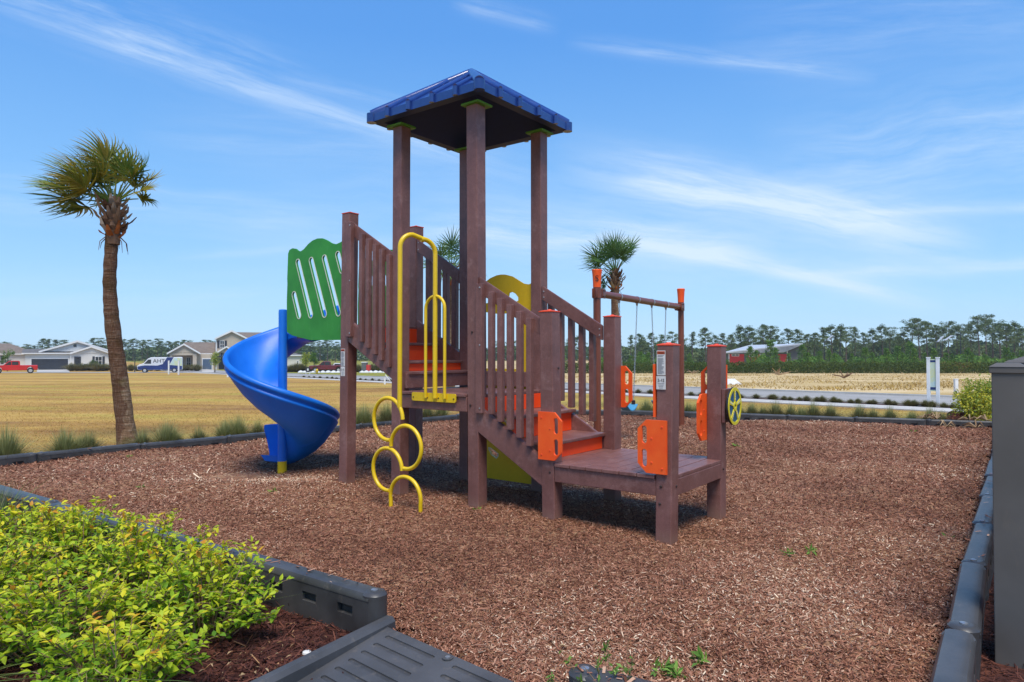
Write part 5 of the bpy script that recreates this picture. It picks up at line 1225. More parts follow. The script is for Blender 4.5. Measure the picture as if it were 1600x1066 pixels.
# ================================================================== PALMS
def palm(loc, spine, rad, crown_c, fronds, label, leafmat, s=1.0, seed=1, boots=True, tanl=1.0, fan_n=34, wind=0.0, fan_a=118, t0=.15, t1=.45):
    """spine: list of (x,z) offsets; fronds: list of (azimuth, elevation, petiole, fan length, droop)"""
    rr = random.Random(seed); S = empty('palm_tree', loc, 0, label, 'palm tree')
    pts = []; 
    n = 40
    for i in range(n + 1):
        f = i / n * (len(spine) - 1); k = min(int(f), len(spine) - 2); q = f - k
        a, b = spine[k], spine[k + 1]; p_ = spine[max(k - 1, 0)]; nx = spine[min(k + 2, len(spine) - 1)]
        def cr(i_): return .5 * (2 * a[i_] + (b[i_] - p_[i_]) * q + (2 * p_[i_] - 5 * a[i_] + 4 * b[i_] - nx[i_]) * q * q + (-p_[i_] + 3 * a[i_] - 3 * b[i_] + nx[i_]) * q ** 3)
        pts.append((cr(0), 0, cr(1)))
    rs = [rad * (1.22 - .42 * min(1, i / n * 1.3)) * (1 + .12 * max(0, 1 - i / 5)) + rr.uniform(-.006, .006) for i in range(n + 1)]
    m = MB(); m.tube(pts, rs, 18); m.build('trunk', 'bark_palm', S, True, 60)
    top = Vector(pts[-1])
    if boots:
        m = MB()
        for i in range(46):
            f = i / 46; a = i * 2.399; z = -.56 + .56 * f; r0 = rad * (.80 + .45 * math.sin(min(1, f * 1.25) * math.pi * .8)); base = top + Vector((math.cos(a) * r0 * .8, math.sin(a) * r0 * .8, z)) * s
            out = Vector((math.cos(a), math.sin(a), 0)); L = rr.uniform(.13, .27) * s; e = base + out * L * rr.uniform(.35, .95) + Vector((0, 0, L * rr.uniform(.6, .95))); w = rr.uniform(.040, .062) * s; side = Vector((-math.sin(a), math.cos(a), 0))
            e2 = base.lerp(e, .5) + out * .02
            tn = rr.random() * .8 if f > .14 else 1.0
            m.add([base - side * w, base + side * w, e2 + side * w * .7, e2 - side * w * .7, e + side * w * .32, e - side * w * .32, base + out * .035 * s, e2 + out * .035 * s, e + out * .015], [(0, 6, 7, 3), (6, 1, 2, 7), (3, 7, 8, 5), (7, 2, 4, 8)], tn)
        for i in range(10):
            a = rr.uniform(0, 6.28); b_ = top + Vector((math.cos(a) * rad, math.sin(a) * rad, -.55)); m.tube([b_, b_ + Vector((math.cos(a) * .08, math.sin(a) * .08, -.08)), b_ + Vector((math.cos(a) * .1, math.sin(a) * .1, -rr.uniform(.12, .3)))], [.008, .006, .003], 4, tone=rr.random() * .3)
        m.tube([top + Vector((0, 0, -.66)), top + Vector((0, 0, -.3)), top + Vector((0, 0, .12))], [rad * .86, rad * 1.0, rad * .5], 12, tone=.2)
        m.build('leaf_bases', 'boot', S)
    m = MB(); pm = MB()
    for (az, el, pet, fl, dr) in fronds:
        az, el = R(az), R(el); d = Vector((math.cos(az) * math.cos(el), math.sin(az) * math.cos(el), math.sin(el)))
        p0 = top + Vector((math.cos(az) * rad * .3, math.sin(az) * rad * .3, .02)); dv = d; pth = [p0]; pos = p0.copy()
        for k in range(5): pos = pos + dv * pet / 5; dv = (dv + Vector((tanl * 0, 0, -.05 * dr))).normalized(); pth.append(pos.copy())
        pm.tube(pth, [.018 * s, .015 * s, .013 * s, .011 * s, .010 * s, .008 * s], 5, tone=.45 + .2 * rr.random())
        side = dv.cross(Vector((0, 0, 1))); side = side.normalized() if side.length > .05 else Vector((1, 0, 0)); nrm = side.cross(dv).normalized(); ro = rr.uniform(-.7, .7); side, nrm = side * math.cos(ro) + nrm * math.sin(ro), nrm * math.cos(ro) - side * math.sin(ro)
        base_t = rr.random() * t1 + t0
        # costa carries blades along its length; blades fan from -110..110 deg
        for j in range(fan_n):
            q = j / (fan_n - 1); ang = R(-fan_a + 2 * fan_a * q); L = fl * (.62 + .38 * math.cos(ang * .55)) * rr.uniform(.88, 1.08)
            root = pos + dv * fl * .30 * math.cos(ang * .5) ** 2 * rr.uniform(.6, 1)
            bd = (dv * math.cos(ang) + side * math.sin(ang) + nrm * rr.uniform(-.16, .10) + nrm * .22 * abs(math.sin(ang))).normalized()
            wv = (side * math.cos(ang) - dv * math.sin(ang)).normalized(); w = .0165 * s * rr.uniform(.7, 1.15)
            pts_ = [root]; cur = root.copy(); b2 = bd.copy()
            for k in range(5): cur = cur + b2 * L / 5; b2 = (b2 + Vector((0, 0, -.10 * dr * (k + 1) / 3)) + WIND * wind * (.5 + k * .35)).normalized(); pts_.append(cur.copy())
            ws = [w * .35, w, w * .95, w * .7, w * .35, 0]
            tn = min(1, max(0, base_t + rr.uniform(-.12, .12) + (.25 if rr.random() < .06 else 0)))
            vs = []; 
            for p, ww in zip(pts_[:-1], ws[:-1]): vs += [p - wv * ww, p + nrm * ww * .45, p + wv * ww]
            vs.append(pts_[-1]); fs = []
            for k in range(4): b_ = 3 * k; fs += [(b_, b_ + 1, b_ + 4, b_ + 3), (b_ + 1, b_ + 2, b_ + 5, b_ + 4)]
            fs += [(12, 13, 15), (13, 14, 15)]
            m.add(vs, fs, tn)
    m.build('crown', leafmat, S); pm.build('leaf_stalks', leafmat, S)
    return S
WIND = Vector((-1, 0, 0))
# left palm: wind-blown to the left.  azimuth 180 = left in the picture
fr = []
rr = random.Random(3)
for (az, el, pet, fl, dr) in [(178, 34, .95, .66, .3), (186, 20, 1.05, .66, .3), (172, 48, .85, .66, .2), (190, 4, .85, .64, .4), (168, 12, .95, .64, .3), (180, 26, .55, .66, .3), (192, 40, .55, .66, .3), (162, 30, .6, .66, .3), (185, -14, .55, .56, .4), (176, -4, .62, .60, .4), (170, 58, .62, .60, .2), (200, 56, .55, .60, .2), (120, 66, .5, .58, .2), (250, 62, .48, .58, .3), (20, 74, .52, .56, .2), (350, 66, .62, .52, .5), (8, 55, .78, .44, .7), (14, 42, .80, .38, 1.0), (345, 32, .72, .34, 1.2), (5, 20, .62, .30, 1.3), (335, 52, .68, .44, .8), (225, 30, .5, .6, .4), (135, 40, .5, .6, .4), (195, 18, .8, .62, .3), (30, 50, .55, .42, .8), (180, 66, .68, .56, .2), (178, 74, .62, .58, .2), (150, 62, .75, .62, .2), (100, 74, .8, .56, .2), (270, 70, .85, .56, .2), (200, 44, .7, .62, .2)]:
    fr.append((az + rr.uniform(-6, 6), el + rr.uniform(-4, 4), pet * .60, fl * 1.02, dr * 1.1))
palm((-6.20, 11.08, -.05), [(0, 0), (-.06, .45), (-.16, 1.2), (-.27, 1.95), (-.32, 2.6), (-.30, 3.2), (-.27, 3.90)], .118, None, fr, 'leaning cabbage palm with wind blown fronds on the left field edge', 'palm_leaf', 1, 5, wind=.22, fan_a=90, fan_n=26, t0=.30, t1=.50)
def round_fronds(seed, n, pet, fl, loel=-25):
    r_ = random.Random(seed); out = []
    for k in range(n):
        f = k / n; el = 82 - (82 - loel) * f ** .8; out.append(((k * 137.5) % 360, el + r_.uniform(-6, 6), pet * r_.uniform(.8, 1.1), fl * r_.uniform(.85, 1.1), .5 + .7 * f))
    return out
palm((3.02, 20.0, -.18), [(.10, 0), (.08, 1.0), (.04, 2.0), (-.02, 3.1), (.0, 3.98)], .13, None, [(150, 60, .5, .62, .5), (185, 40, .5, .6, .5), (172, 18, .42, .55, .7), (110, 72, .5, .6, .3), (60, 62, .55, .6, .4), (20, 55, .65, .5, .5), (0, 62, .7, .48, .4), (35, 44, .6, .45, .7), (200, 62, .5, .6, .4), (250, 60, .45, .6, .4), (220, 25, .4, .55, .7), (290, 55, .4, .5, .6), (160, 35, .45, .55, .6), (80, 80, .5, .55, .2), (270, 78, .5, .6, .2), (190, -35, .35, .42, 1.2), (170, -50, .40, .36, 1.2), (205, -20, .35, .4, 1.2), (180, 75, .55, .6, .3)], 'green cabbage palm standing behind the swing frame', 'palm_leaf_green', 1.0, 9, True, fan_n=28)
palm((-1.72, 19.5, -.17), [(-.06, 0), (-.03, 1.4), (.0, 2.8), (.0, 4.05)], .13, None, round_fronds(4, 17, .45, .58), 'cabbage palm half hidden behind the roofed tower', 'palm_leaf_green', 1.0, 12, True, fan_n=26)

# ================================================================== PINES, HEDGE, TREELINE
def needle_puffs(cl, per, size, sp_):
    P = []; D = []
    for (c, r) in cl:
        d = rng.normal(0, 1, (per, 3)); d /= np.linalg.norm(d, axis=1)[:, None]; rad_ = rng.random(per) ** .45
        P.append(np.array(c) + d * rad_[:, None] * np.array([r, r, r * sp_])); D.append(d)
    P = np.concatenate(P); D = np.concatenate(D); n = len(P)
    a = rng.normal(0, 1, (n, 3)); a /= np.linalg.norm(a, axis=1)[:, None]; b = np.cross(a, rng.normal(0, 1, (n, 3))); b /= np.linalg.norm(b, axis=1)[:, None]
    s = (size * (.5 + rng.random(n)))[:, None]
    q = np.stack([P - a * s, P + a * s * .9 + b * s * .3, P + b * s * .8], 1).reshape(-1, 3)
    return q, np.arange(3 * n).reshape(n, 3), np.clip(rng.beta(2, 2.4, n) + .22 * D[:, 2] * 0, 0, 1)
def make_pine(seed, H, style):
    rr = random.Random(seed); S = empty('pine_tree'); m = MB(); cl = []
    bend = rr.uniform(-.6, .6)
    trunk = [(bend * (k / 8) ** 2 + rr.uniform(-.08, .08), rr.uniform(-.08, .08), H * .93 * k / 8) for k in range(9)]
    m.tube(trunk, [.22 * (1 - .75 * k / 8) for k in range(9)], 7, tone=.5)
    base_f = {'flat': .62, 'round': .50, 'tall': .55, 'low': .30}[style]; nb = {'flat': 13, 'round': 20, 'tall': 16, 'low': 22}[style]; W0 = {'flat': 3.0, 'round': 2.8, 'tall': 1.8, 'low': 2.9}[style]
    for i in range(nb):
        f = base_f + (1 - base_f) * (i + .5) / nb; a = i * 2.4 + rr.uniform(-.5, .5); t = (f - base_f) / (1 - base_f)
        wd = W0 * ({'flat': .55 + .5 * t - .55 * max(0, t - .75) * 3, 'round': math.sin(math.pi * (.18 + .78 * t)), 'tall': .9 - .5 * t, 'low': math.sin(math.pi * (.2 + .75 * t))}[style]) * rr.uniform(.55, 1.05)
        k = min(7, int(f / .93 * 8)); tp_ = Vector(trunk[min(8, k)]); tp_.z = f * H * .95
        e = tp_ + Vector((math.cos(a) * wd, math.sin(a) * wd, rr.uniform(.2, .9))); m.tube([tp_, tp_.lerp(e, .5) + Vector((0, 0, -.05)), e], [.07, .05, .02], 4, tone=.5)
        cl.append((e[:], rr.uniform(.75, 1.25))); 
        if rr.random() < .6: q = tp_.lerp(e, .55); cl.append(((q.x, q.y, q.z + .3), rr.uniform(.45, .8)))
    cl.append(((trunk[-1][0], trunk[-1][1], H - .5), .9))
    np_mesh('crown', *needle_puffs(cl, 95, .20, .62), 'pine_needle', S); m.build('trunk', 'bark', S)
    return S
pines = [make_pine(1, 14, 'flat'), make_pine(2, 13, 'round'), make_pine(3, 14.5, 'tall'), make_pine(4, 13, 'flat'), make_pine(5, 12, 'low'), make_pine(6, 13.5, 'round')]
upr = set()
def place_tree(proto, px, D, top_y, H, label, group, wscale=1.0):
    """size so that the top reaches the elevation of picture row top_y"""
    if proto.name in upr: o = dup(proto)
    else: o = proto; upr.add(proto.name)
    p = at(px, D); hgt = (551.8 - top_y) / 1070 * D + CAMH - p.z; s = hgt / H
    o.location = p; o.scale = (s * wscale, s * wscale, s); o.rotation_euler = (0, 0, random.uniform(0, 6.28)); tag(o, label, 'pine tree', group); return o
HS = [14, 13, 14.5, 13, 12, 13.5]
skyline = [(1082, 519), (1103, 512), (1118, 524), (1130, 521), (1142, 523), (1158, 510), (1168, 511), (1178, 520), (1192, 507), (1203, 509), (1216, 524), (1232, 514), (1247, 515), (1262, 522), (1272, 520), (1288, 512), (1300, 510), (1312, 509), (1322, 511), (1336, 511), (1350, 520), (1365, 515), (1379, 509), (1390, 511), (1402, 522), (1414, 519), (1425, 499), (1437, 497), (1449, 502), (1462, 508), (1472, 511), (1482, 502), (1495, 510), (1506, 506), (1518, 508), (1530, 494), (1541, 491), (1551, 499), (1563, 505), (1573, 505), (1585, 504), (1598, 512), (1612, 505), (985, 524), (1000, 522), (1018, 520), (1034, 523), (1052, 518), (1066, 522), (890, 528), (905, 526), (868, 530), (800, 527), (780, 530)]
skyline.sort()
sty = {1541: 0, 1530: 3, 1437: 0, 1425: 3, 1425: 3, 1551: 3, 1482: 3, 1203: 3, 1312: 1, 1379: 1, 1158: 1, 1168: 1, 1192: 5}
for i, (px, ty) in enumerate(skyline):
    k = sty.get(px, random.choice([1, 5, 2, 4, 0, 5])); D = random.uniform(165, 215)
    place_tree(pines[k], px, D, ty, HS[k], 'tall pine in the wood beyond the hedge, %s' % (('%s from the left' % name_nth(i)) if i < 50 else ['last but three', 'last but two', 'last but one', 'rightmost'][i - 50] if i - 50 < 4 else 'rightmost'), 'tall pines beyond the hedge', random.uniform(.95, 1.3))
left_sky = [(6, 534), (14, 538), (24, 540), (44, 538), (54, 540), (66, 529), (76, 530), (88, 531), (98, 531), (146, 528), (158, 528), (196, 530), (208, 529), (222, 531), (230, 531), (246, 529), (252, 533), (264, 533), (272, 534), (280, 533), (290, 531), (312, 536), (320, 531), (328, 532), (440, 534), (470, 532), (486, 530), (500, 533), (512, 531), (524, 534), (604, 534), (616, 532)]
for i, (px, ty) in enumerate(left_sky):
    k = random.choice([0, 3, 5, 2, 3]); D = random.uniform(235, 290)
    place_tree(pines[k], px, D, ty, HS[k], 'distant pine beyond the houses, %s from the left' % name_nth(i), 'distant pines beyond the houses', random.uniform(1.1, 1.4))
def make_young(seed):
    rr = random.Random(seed); S = empty('young_pine'); H = 5; cl = []; m = MB(); m.tube([(0, 0, 0), (0, 0, H * .9)], [.10, .03], 6)
    for i in range(30):
        f = .12 + .86 * i / 30; r = 1.35 * (1 - f) ** .7 * rr.uniform(.5, 1.1); a = i * 2.4; cl.append(((math.cos(a) * r, math.sin(a) * r, f * H), rr.uniform(.28, .5)))
    for i in range(7): a = rr.uniform(0, 6.28); r = rr.uniform(.1, .5); cl.append(((math.cos(a) * r, math.sin(a) * r, H * rr.uniform(.85, 1.02)), .22))
    np_mesh('crown', *needle_puffs(cl, 44, .13, 1.1), 'pine_young', S); m.build('trunk', 'bark', S); return S
youngs = [make_young(20 + k) for k in range(4)]
yl = [(985, 556), (1000, 549), (1012, 552), (1030, 549), (1048, 550), (1172, 541), (1182, 548), (1204, 531), (1212, 545), (1253, 538), (1262, 551), (1280, 549), (1296, 548), (1304, 552), (1330, 553), (1352, 543), (1363, 551), (1385, 544), (1402, 541), (1410, 551), (1422, 533), (1428, 545), (1445, 552), (1459, 544), (1478, 552), (1486, 554), (1511, 545), (1519, 551), (1540, 554), (1572, 543), (1582, 551), (1596, 548), (930, 556), (948, 553), (880, 553), (1078, 552), (1126, 553), (1232, 552)]
yl.sort()
for i, (px, ty) in enumerate(yl):
    pr2 = random.choice(youngs)
    if pr2.name in upr: o = dup(pr2)
    else: o = pr2; upr.add(pr2.name)
    D = random.uniform(112, 128); p = at(px, D); hgt = (551.8 - ty) / 1070 * D + CAMH - p.z; s = hgt / 5.1
    o.location = p; o.scale = (s * 1.15, s * 1.15, s); o.rotation_euler = (0, 0, random.uniform(0, 6.28)); tag(o, 'bright green young pine rising just behind the hedge, %s from the left' % name_nth(i), 'young pine', 'young pines behind the hedge')
# dense wood behind, reads as one mass
def wood(name, x0, x1, D0, D1, h0, h1, n, label, mat='pine_needle', size=.55, base=0):
    D = D0 + (D1 - D0) * rng.random(n); px = x0 + (x1 - x0) * rng.random(n)
    X = (px - 800) / 1070 * D; prof = h0 + (h1 - h0) * (.5 + .5 * np.sin(px * .11 + np.sin(px * .043) * 3) * np.sin(px * .031 + 2))
    z = np.array([g(d) for d in D]) + base + (prof - base) * rng.random(n) ** .75 * np.where((np.abs(px - 1153) < 14) & (h1 < 4), .35, 1)
    P = np.stack([X, D, z], 1); a = rng.normal(0, 1, (n, 3)); a /= np.linalg.norm(a, axis=1)[:, None]; b = np.cross(a, rng.normal(0, 1, (n, 3))); b /= np.linalg.norm(b, axis=1)[:, None]
    s = (size * (.5 + rng.random(n)))[:, None]; q = np.stack([P - a * s, P + a * s * .9 + b * s * .3, P + b * s * .9], 1).reshape(-1, 3)
    pat = .12 * np.sin(px * .21) + .1 * np.sin(px * .07 + z); o = np_mesh(name, q, np.arange(3 * n).reshape(n, 3), np.clip(rng.beta(2, 2.6, n) + pat, 0, 1), mat); tag(o, label, 'wood', kind='stuff')
wood('pine_wood', 960, 1680, 214, 250, 4.6, 7.9, 56000, 'dense dark pine wood filling the distance on the right')
wood('far_wood', -120, 960, 292, 330, 4.5, 7.0, 42000, 'blue green far wood behind the houses', size=.75)
wood('undergrowth', 930, 1680, 128, 140, 1.3, 3.2, 26000, 'bright scrub between the hedge and the wood', 'pine_young', .26)
def hedge():
    n = 52000; px = 860 + 780 * rng.random(n); D = 100 + 5 * rng.random(n); X = (px - 800) / 1070 * D
    top_ = 1.62 + .10 * np.sin(px * .3) + .06 * np.sin(px * 1.1); f = rng.random(n); z = np.array([g(d) for d in D]) + f * top_
    P = np.stack([X, D, z], 1); a = rng.normal(0, 1, (n, 3)); a /= np.linalg.norm(a, axis=1)[:, None]; b = np.cross(a, rng.normal(0, 1, (n, 3))); b /= np.linalg.norm(b, axis=1)[:, None]
    s = (.13 * (.5 + rng.random(n)))[:, None]; q = np.stack([P - a * s, P + a * s * .9 + b * s * .3, P + b * s * .9], 1).reshape(-1, 3)
    t = rng.beta(2, 2.5, n) * .85; red = np.exp(-((px - 1502) / 26) ** 2) + .6 * np.exp(-((px - 1470) / 12) ** 2); t = np.clip(t + red * .5 * rng.random(n), 0, 1)
    o = np_mesh('hedge', q, np.arange(3 * n).reshape(n, 3), t, 'hedge_leaf'); tag(o, 'long clipped olive green hedge at the far side of the dry field', 'hedge')
hedge()
# scrub tufts scattered over the dry field across the road
n = 15000; D = 34 + 64 * rng.random(n) ** 1.3; px = 840 + 760 * rng.random(n); P = np.stack([(px - 800) / 1070 * D, D], 1); k = (P @ np.array([N.x, N.y])) > 29.6; P = P[k]
cl_ = (np.sin(P[:, 0] * .55 + 1.3 * np.sin(P[:, 1] * .21)) * np.sin(P[:, 1] * .33) + rng.random(len(P)) * 1.2) > .55; P = P[cl_]
blades('field_scrub', P, np.array([g(y) for y in P[:, 1]]), .06, .18, .03, 'dry_blade', 'dry weeds over the sandy field across the road', 'dry weeds', .8)
# fallen branches on the field
for (px, D, s, lab) in [(1217, 82, 1.0, 'pale fallen branch lying before the hedge'), (1318, 62, .8, 'dark forked dead branch standing in the dry field'), (1072 + 10, 96, .7, 'grey dead brush at the foot of the hedge')]:
    p = at(px, D); m = MB(); rr = random.Random(px)
    for j in range(7): a = rr.uniform(-.2, 3.4); L = rr.uniform(.7, 1.6) * s; m.tube([(0, 0, .1), (math.cos(a) * L * .5, rr.uniform(-.4, .4), .2 + abs(math.sin(a)) * L * .25), (math.cos(a) * L, rr.uniform(-.6, .6), .2 + abs(math.sin(a)) * L * .55)], [.09 * s, .06 * s, .03 * s], 5, tone=.9 if px < 1300 else .2)
    o = m.build('dead_branch', 'stem'); o.location = p; tag(o, lab, 'dead branch')
m = MB(); m.add(*(lambda: ([(x * .9, y * .4, z * .35) for x, y, z in [(-1, -1, 0), (1, -1, 0), (1, 1, 0), (-1, 1, 0), (-.6, -.5, .9), (.5, -.4, 1.1), (.6, .5, .7), (-.4, .5, .8)]], [(0, 1, 5, 4), (1, 2, 6, 5), (2, 3, 7, 6), (3, 0, 4, 7), (4, 5, 6, 7)]))()); o = m.build('sandbag', 'rock'); o.location = at(1135, 44.5); tag(o, 'white lump lying in the dry field beyond the road', 'debris')

# ================================================================== STREET THINGS ON THE RIGHT
def lamp(px, D, top_y, arm, label, r=.09):
    p = at(px, D); h = (551.8 - top_y) / 1070 * D + CAMH - p.z; S = empty('street_lamp', p, 0, label, 'street lamp', 'street lamps and poles')
    m = MB(); m.cyl((0, 0, 0), (0, 0, h), r, r * .7, 8); m.build('pole', 'lamp_metal', S)
    if arm:
        m = MB(); m.tube([(0, 0, h - .1), (arm * .4, 0, h + .3), (arm * .6, 0, h + .5)], .06, 6); m.build('arm', 'lamp_metal', S)
        m = MB(); m.box(-.12, .12, -.25, .25, -.06, .06); m.v = [(x + 0, y, z) for x, y, z in m.v]; rot = Matrix.Translation((arm, 0, h + .85)) @ Matrix.Rotation(-math.atan2(.9, arm) if arm > 0 else math.atan2(.9, -arm), 4, 'Y') @ Matrix.Diagonal((6, 1, 1, 1)); m.v = [tuple(rot @ Vector(q)) for q in m.v]; m.build('lamp_head', 'metal_roof', S)
    return S
lamp(1081, 150, 521, 0, 'thin dark utility pole left of the red building'); lamp(1288, 140, 534, 1.2, 'street lamp with a pale head right of the red building'); lamp(1313, 150, 528, 0, 'thin pole between the lamp heads'); lamp(1470, 120, 536, 1.3, 'street lamp with a pale slanted head behind the sign'); lamp(1462, 126, 537, .9, 'shorter street lamp beside the slanted headed one')
lamp(1501, 135, 519, 0, 'tall dark pole right of the white sign'); lamp(211, 118, 546, 0, 'dark pole standing between the palm and the van'); 
def sign():
    p = at(1457.5, 20.6); S = empty('site_sign', p, -R(42), 'white two post sign with a narrow printed panel by the sidewalk', 'sign')
    for x in (-.12, .12): m = MB(); m.box(x - .045, x + .045, -.045, .045, -.1, 1.47, .006); m.box(x - .055, x + .055, -.055, .055, 1.47, 1.50, .004); m.build('post', 'white_post', S)
    part_ = MB(); part_.box(-.075, .075, -.012, .012, .48, 1.44); pn = part_.build('panel', 'van_wrap', S)
    m = MB(); m.box(-.073, .073, -.016, -.0125, 1.35, 1.41); m.box(-.073, .073, -.016, -.0125, .52, .60); m.build('dark_band', 'car_blue', pn)
    return S
sign()
def white_post(px, D, top_y, label, w=.11):
    p = at(px, D); h = (551.8 - top_y) / 1070 * D + CAMH - p.z; S = empty('marker_post', p, random.uniform(-.3, .3), label, 'post', 'white marker posts')
    m = MB(); m.box(-w / 2, w / 2, -w / 2, w / 2, -.1, h - .03, .005); m.build('shaft', 'white_post', S); m = MB(); m.box(-w / 2 - .012, w / 2 + .012, -w / 2 - .012, w / 2 + .012, h - .03, h, .004); m.build('cap', 'white_post', S); return S
white_post(1493, 31.5, 592, 'short white post in the dry field right of the sign', .14)
white_post(264, 92, 563.5, 'left white post in front of the van', .16); white_post(279.5, 88, 563.5, 'right white post in front of the van', .16); white_post(356.5, 70, 563.5, 'white post just left of the blue slide', .16)
S = white_post(601.5, 44.5, 590, 'white post with a slanted arm seen under the upper stairs', .11); m = MB(); m.tube([(.02, 0, .62), (.35, 0, .2)], .03, 6); m.build('arm', 'white_post', S)
# ================================================================== HOUSES
KH = 141 / 1070          # metres per pixel at the houses
def house_frame(px, name, label, D=141, cat='house', rz=None):
    p = at(px, D); return empty(name, p, -math.atan2(p.x, p.y) if rz is None else rz, label, cat)
def wallb(S, x0, x1, z0, z1, y0, y1, mat, name='wall'): m = MB(); m.box(x0, x1, y0, y1, z0, z1); return m.build(name, mat, S)
def gable_roof(S, x0, x1, ze, za, y0, y1, mat, wallmat, ov=.35, th=.18, trim=True):
    """ridge runs back (y); gable faces the viewer"""
    xm = (x0 + x1) / 2; m = MB(); m.prism([(x0, ze), (x1, ze), (xm, za)], 'y', y0 + .02, y1); m.build('gable_wall', wallmat, S)
    sl = (za - ze) / (xm - x0); ex = ov
    rf = None
    m = MB()
    for s in (-1, 1):
        xe = xm + s * (xm - x0 + ex); ze2 = ze - sl * ex
        m.prism([(xm, za + .02), (xe, ze2 + .02), (xe, ze2 + th), (xm, za + th + .06)] if s > 0 else [(xm, za + .021), (xm, za + th + .061), (xe, ze2 + th), (xe, ze2 + .021)], 'y', y0 - ov, y1 + ov)
    rf = m.build('roof', mat, S)
    if trim:
        m = MB()
        for s in (-1, 1):
            xe = xm + s * (xm - x0 + ex + .03); ze2 = ze - sl * (ex + .03)
            pts = [(xm, za - .12), (xe, ze2 - .14), (xe, ze2 + th), (xm, za + th + .07)]
            m.prism(pts if s > 0 else pts[::-1], 'y', y0 - ov - .06 - (.01 if s > 0 else 0), y0 - ov - .003 - (.01 if s > 0 else 0))
        m.build('bargeboard', 'trim', rf)
    return rf
def side_roof(S, x0, x1, ze, zr, y0, y1, mat, ov=.4, th=.15, hip=0):
    """ridge runs along x; slope faces the viewer"""
    ym = (y0 + y1) / 2; m = MB(); a, b = x0 - ov, x1 + ov; c, d = y0 - ov, y1 + ov
    m.add([(a, c, ze), (b, c, ze), (b, d, ze), (a, d, ze), (a + hip, ym, zr), (b - hip, ym, zr), (a, c, ze - th), (b, c, ze - th), (b, d, ze - th), (a, d, ze - th)],
          [(0, 1, 5, 4), (2, 3, 4, 5), (0, 4, 3), (1, 2, 5), (6, 7, 1, 0), (7, 8, 2, 1), (8, 9, 3, 2), (9, 6, 0, 3), (9, 8, 7, 6)])
    rf = m.build('roof', mat, S); m = MB(); m.box(a - .01, b + .01, c - .03, c - .004, ze - th - .06, ze + .01); m.build('fascia', 'trim', rf); return rf
def window(S, x0, x1, z0, z1, y, shutters=False, frame='trim', mullions=1):
    m = MB(); t = .09
    for bx in ((x0, x1, z1, z1 + t), (x0, x1, z0 - t, z0), (x0 - t, x0, z0 - t, z1 + t), (x1, x1 + t, z0 - t, z1 + t)): m.box(bx[0], bx[1], y - .06, y - .003, bx[2], bx[3])
    for k in range(mullions): xm = x0 + (x1 - x0) * (k + 1) / (mullions + 1); m.box(xm - .03, xm + .03, y - .05, y - .003, z0, z1)
    m.box(x0, x1, y - .045, y - .003, (z0 + z1) / 2 - .03, (z0 + z1) / 2 + .03)
    f = m.build('window', frame, S); m = MB(); m.box(x0, x1, y - .02, y - .002, z0, z1); m.build('pane', 'glass', f)
    if shutters:
        for s in (-1, 1): xs = x0 - .55 if s < 0 else x1 + .12; m = MB(); m.box(xs, xs + .43, y - .07, y - .004, z0 - .08, z1 + .08); m.build('shutter', 'garage_dark', S)
def garage(S, x0, x1, z0, z1, y, mat):
    m = MB(); h = (z1 - z0) / 4
    for k in range(4): m.box(x0, x1, y - .05, y - .003, z0 + k * h + .02, z0 + (k + 1) * h - .02)
    m.box(x0, x1, y - .03, y - .002, z0, z1); m.build('garage_door', mat, S)
    m = MB(); m.box(x0 - .15, x0, y - .07, y - .003, z0, z1 + .18); m.box(x1, x1 + .15, y - .07, y - .003, z0, z1 + .18); m.box(x0, x1, y - .07, y - .003, z1, z1 + .18); m.build('door_trim', 'trim', S)
def white_house():
    S = house_frame(109, 'white_house', 'white single storey house with a charcoal garage door behind the red pickup'); c = 109
    X = lambda px: (px - c) * KH; Z = lambda py: (577.5 - py) * KH
    wallb(S, X(52), X(110), 0, Z(552), .6, 9, 'house_white'); wallb(S, X(110.1), X(167), 0, Z(550), 0, 11, 'house_white')
    side_roof(S, X(50), X(112), Z(551.5), Z(545), .4, 10, 'shingle_grey', .3, .12)
    gable_roof(S, X(72), X(166), Z(549), Z(533.5), 1.4, 12, 'shingle_grey', 'house_white', .4, .2)
    gable_roof(S, X(112), X(163), Z(551.5), Z(542), -.1, 6, 'shingle_grey', 'house_white', .35, .18)
    garage(S, X(60), X(107), 0, Z(560.5), .6, 'garage_dark')
    wallb(S, X(115), X(124), 0, Z(557), -.06, -.004, 'garage_dark', 'entry_shade'); wallb(S, X(117.5), X(121.5), .05, Z(559), -.10, -.062, 'glass', 'front_door')  # charcoal slab on the wall paints the shade of the entry recess
    window(S, X(143.5), X(152), Z(570.5), Z(557.5), 0, True, mullions=1); wallb(S, X(114), X(118), Z(542), Z(537.5), 1.36, 1.40, 'glass', 'gable_vent')
    wallb(S, X(109.5), X(111.5), 0, Z(551), .3, .58, 'trim', 'corner_board'); wallb(S, X(128), X(133), Z(572), Z(569), -.08, -.004, 'ink', 'house_number_plate')
white_house()
def left_house():
    S = house_frame(5, 'grey_roofed_house', 'pale house with a broad grey hipped roof cut off by the left edge'); X = lambda px: (px - 5) * KH; Z = lambda py: (577.5 - py) * KH
    wallb(S, X(-60), X(49), 0, Z(552.5), 0, 10, 'house_white'); side_roof(S, X(-60), X(48), Z(552.5), Z(536), 0, 10, 'shingle_brown', .4, .15, 5)
    window(S, X(-6), X(6), Z(569), Z(556), 0, False, mullions=2); wallb(S, X(47), X(49.4), 0, Z(553), -.08, -.003, 'trim', 'corner_board')
left_house()
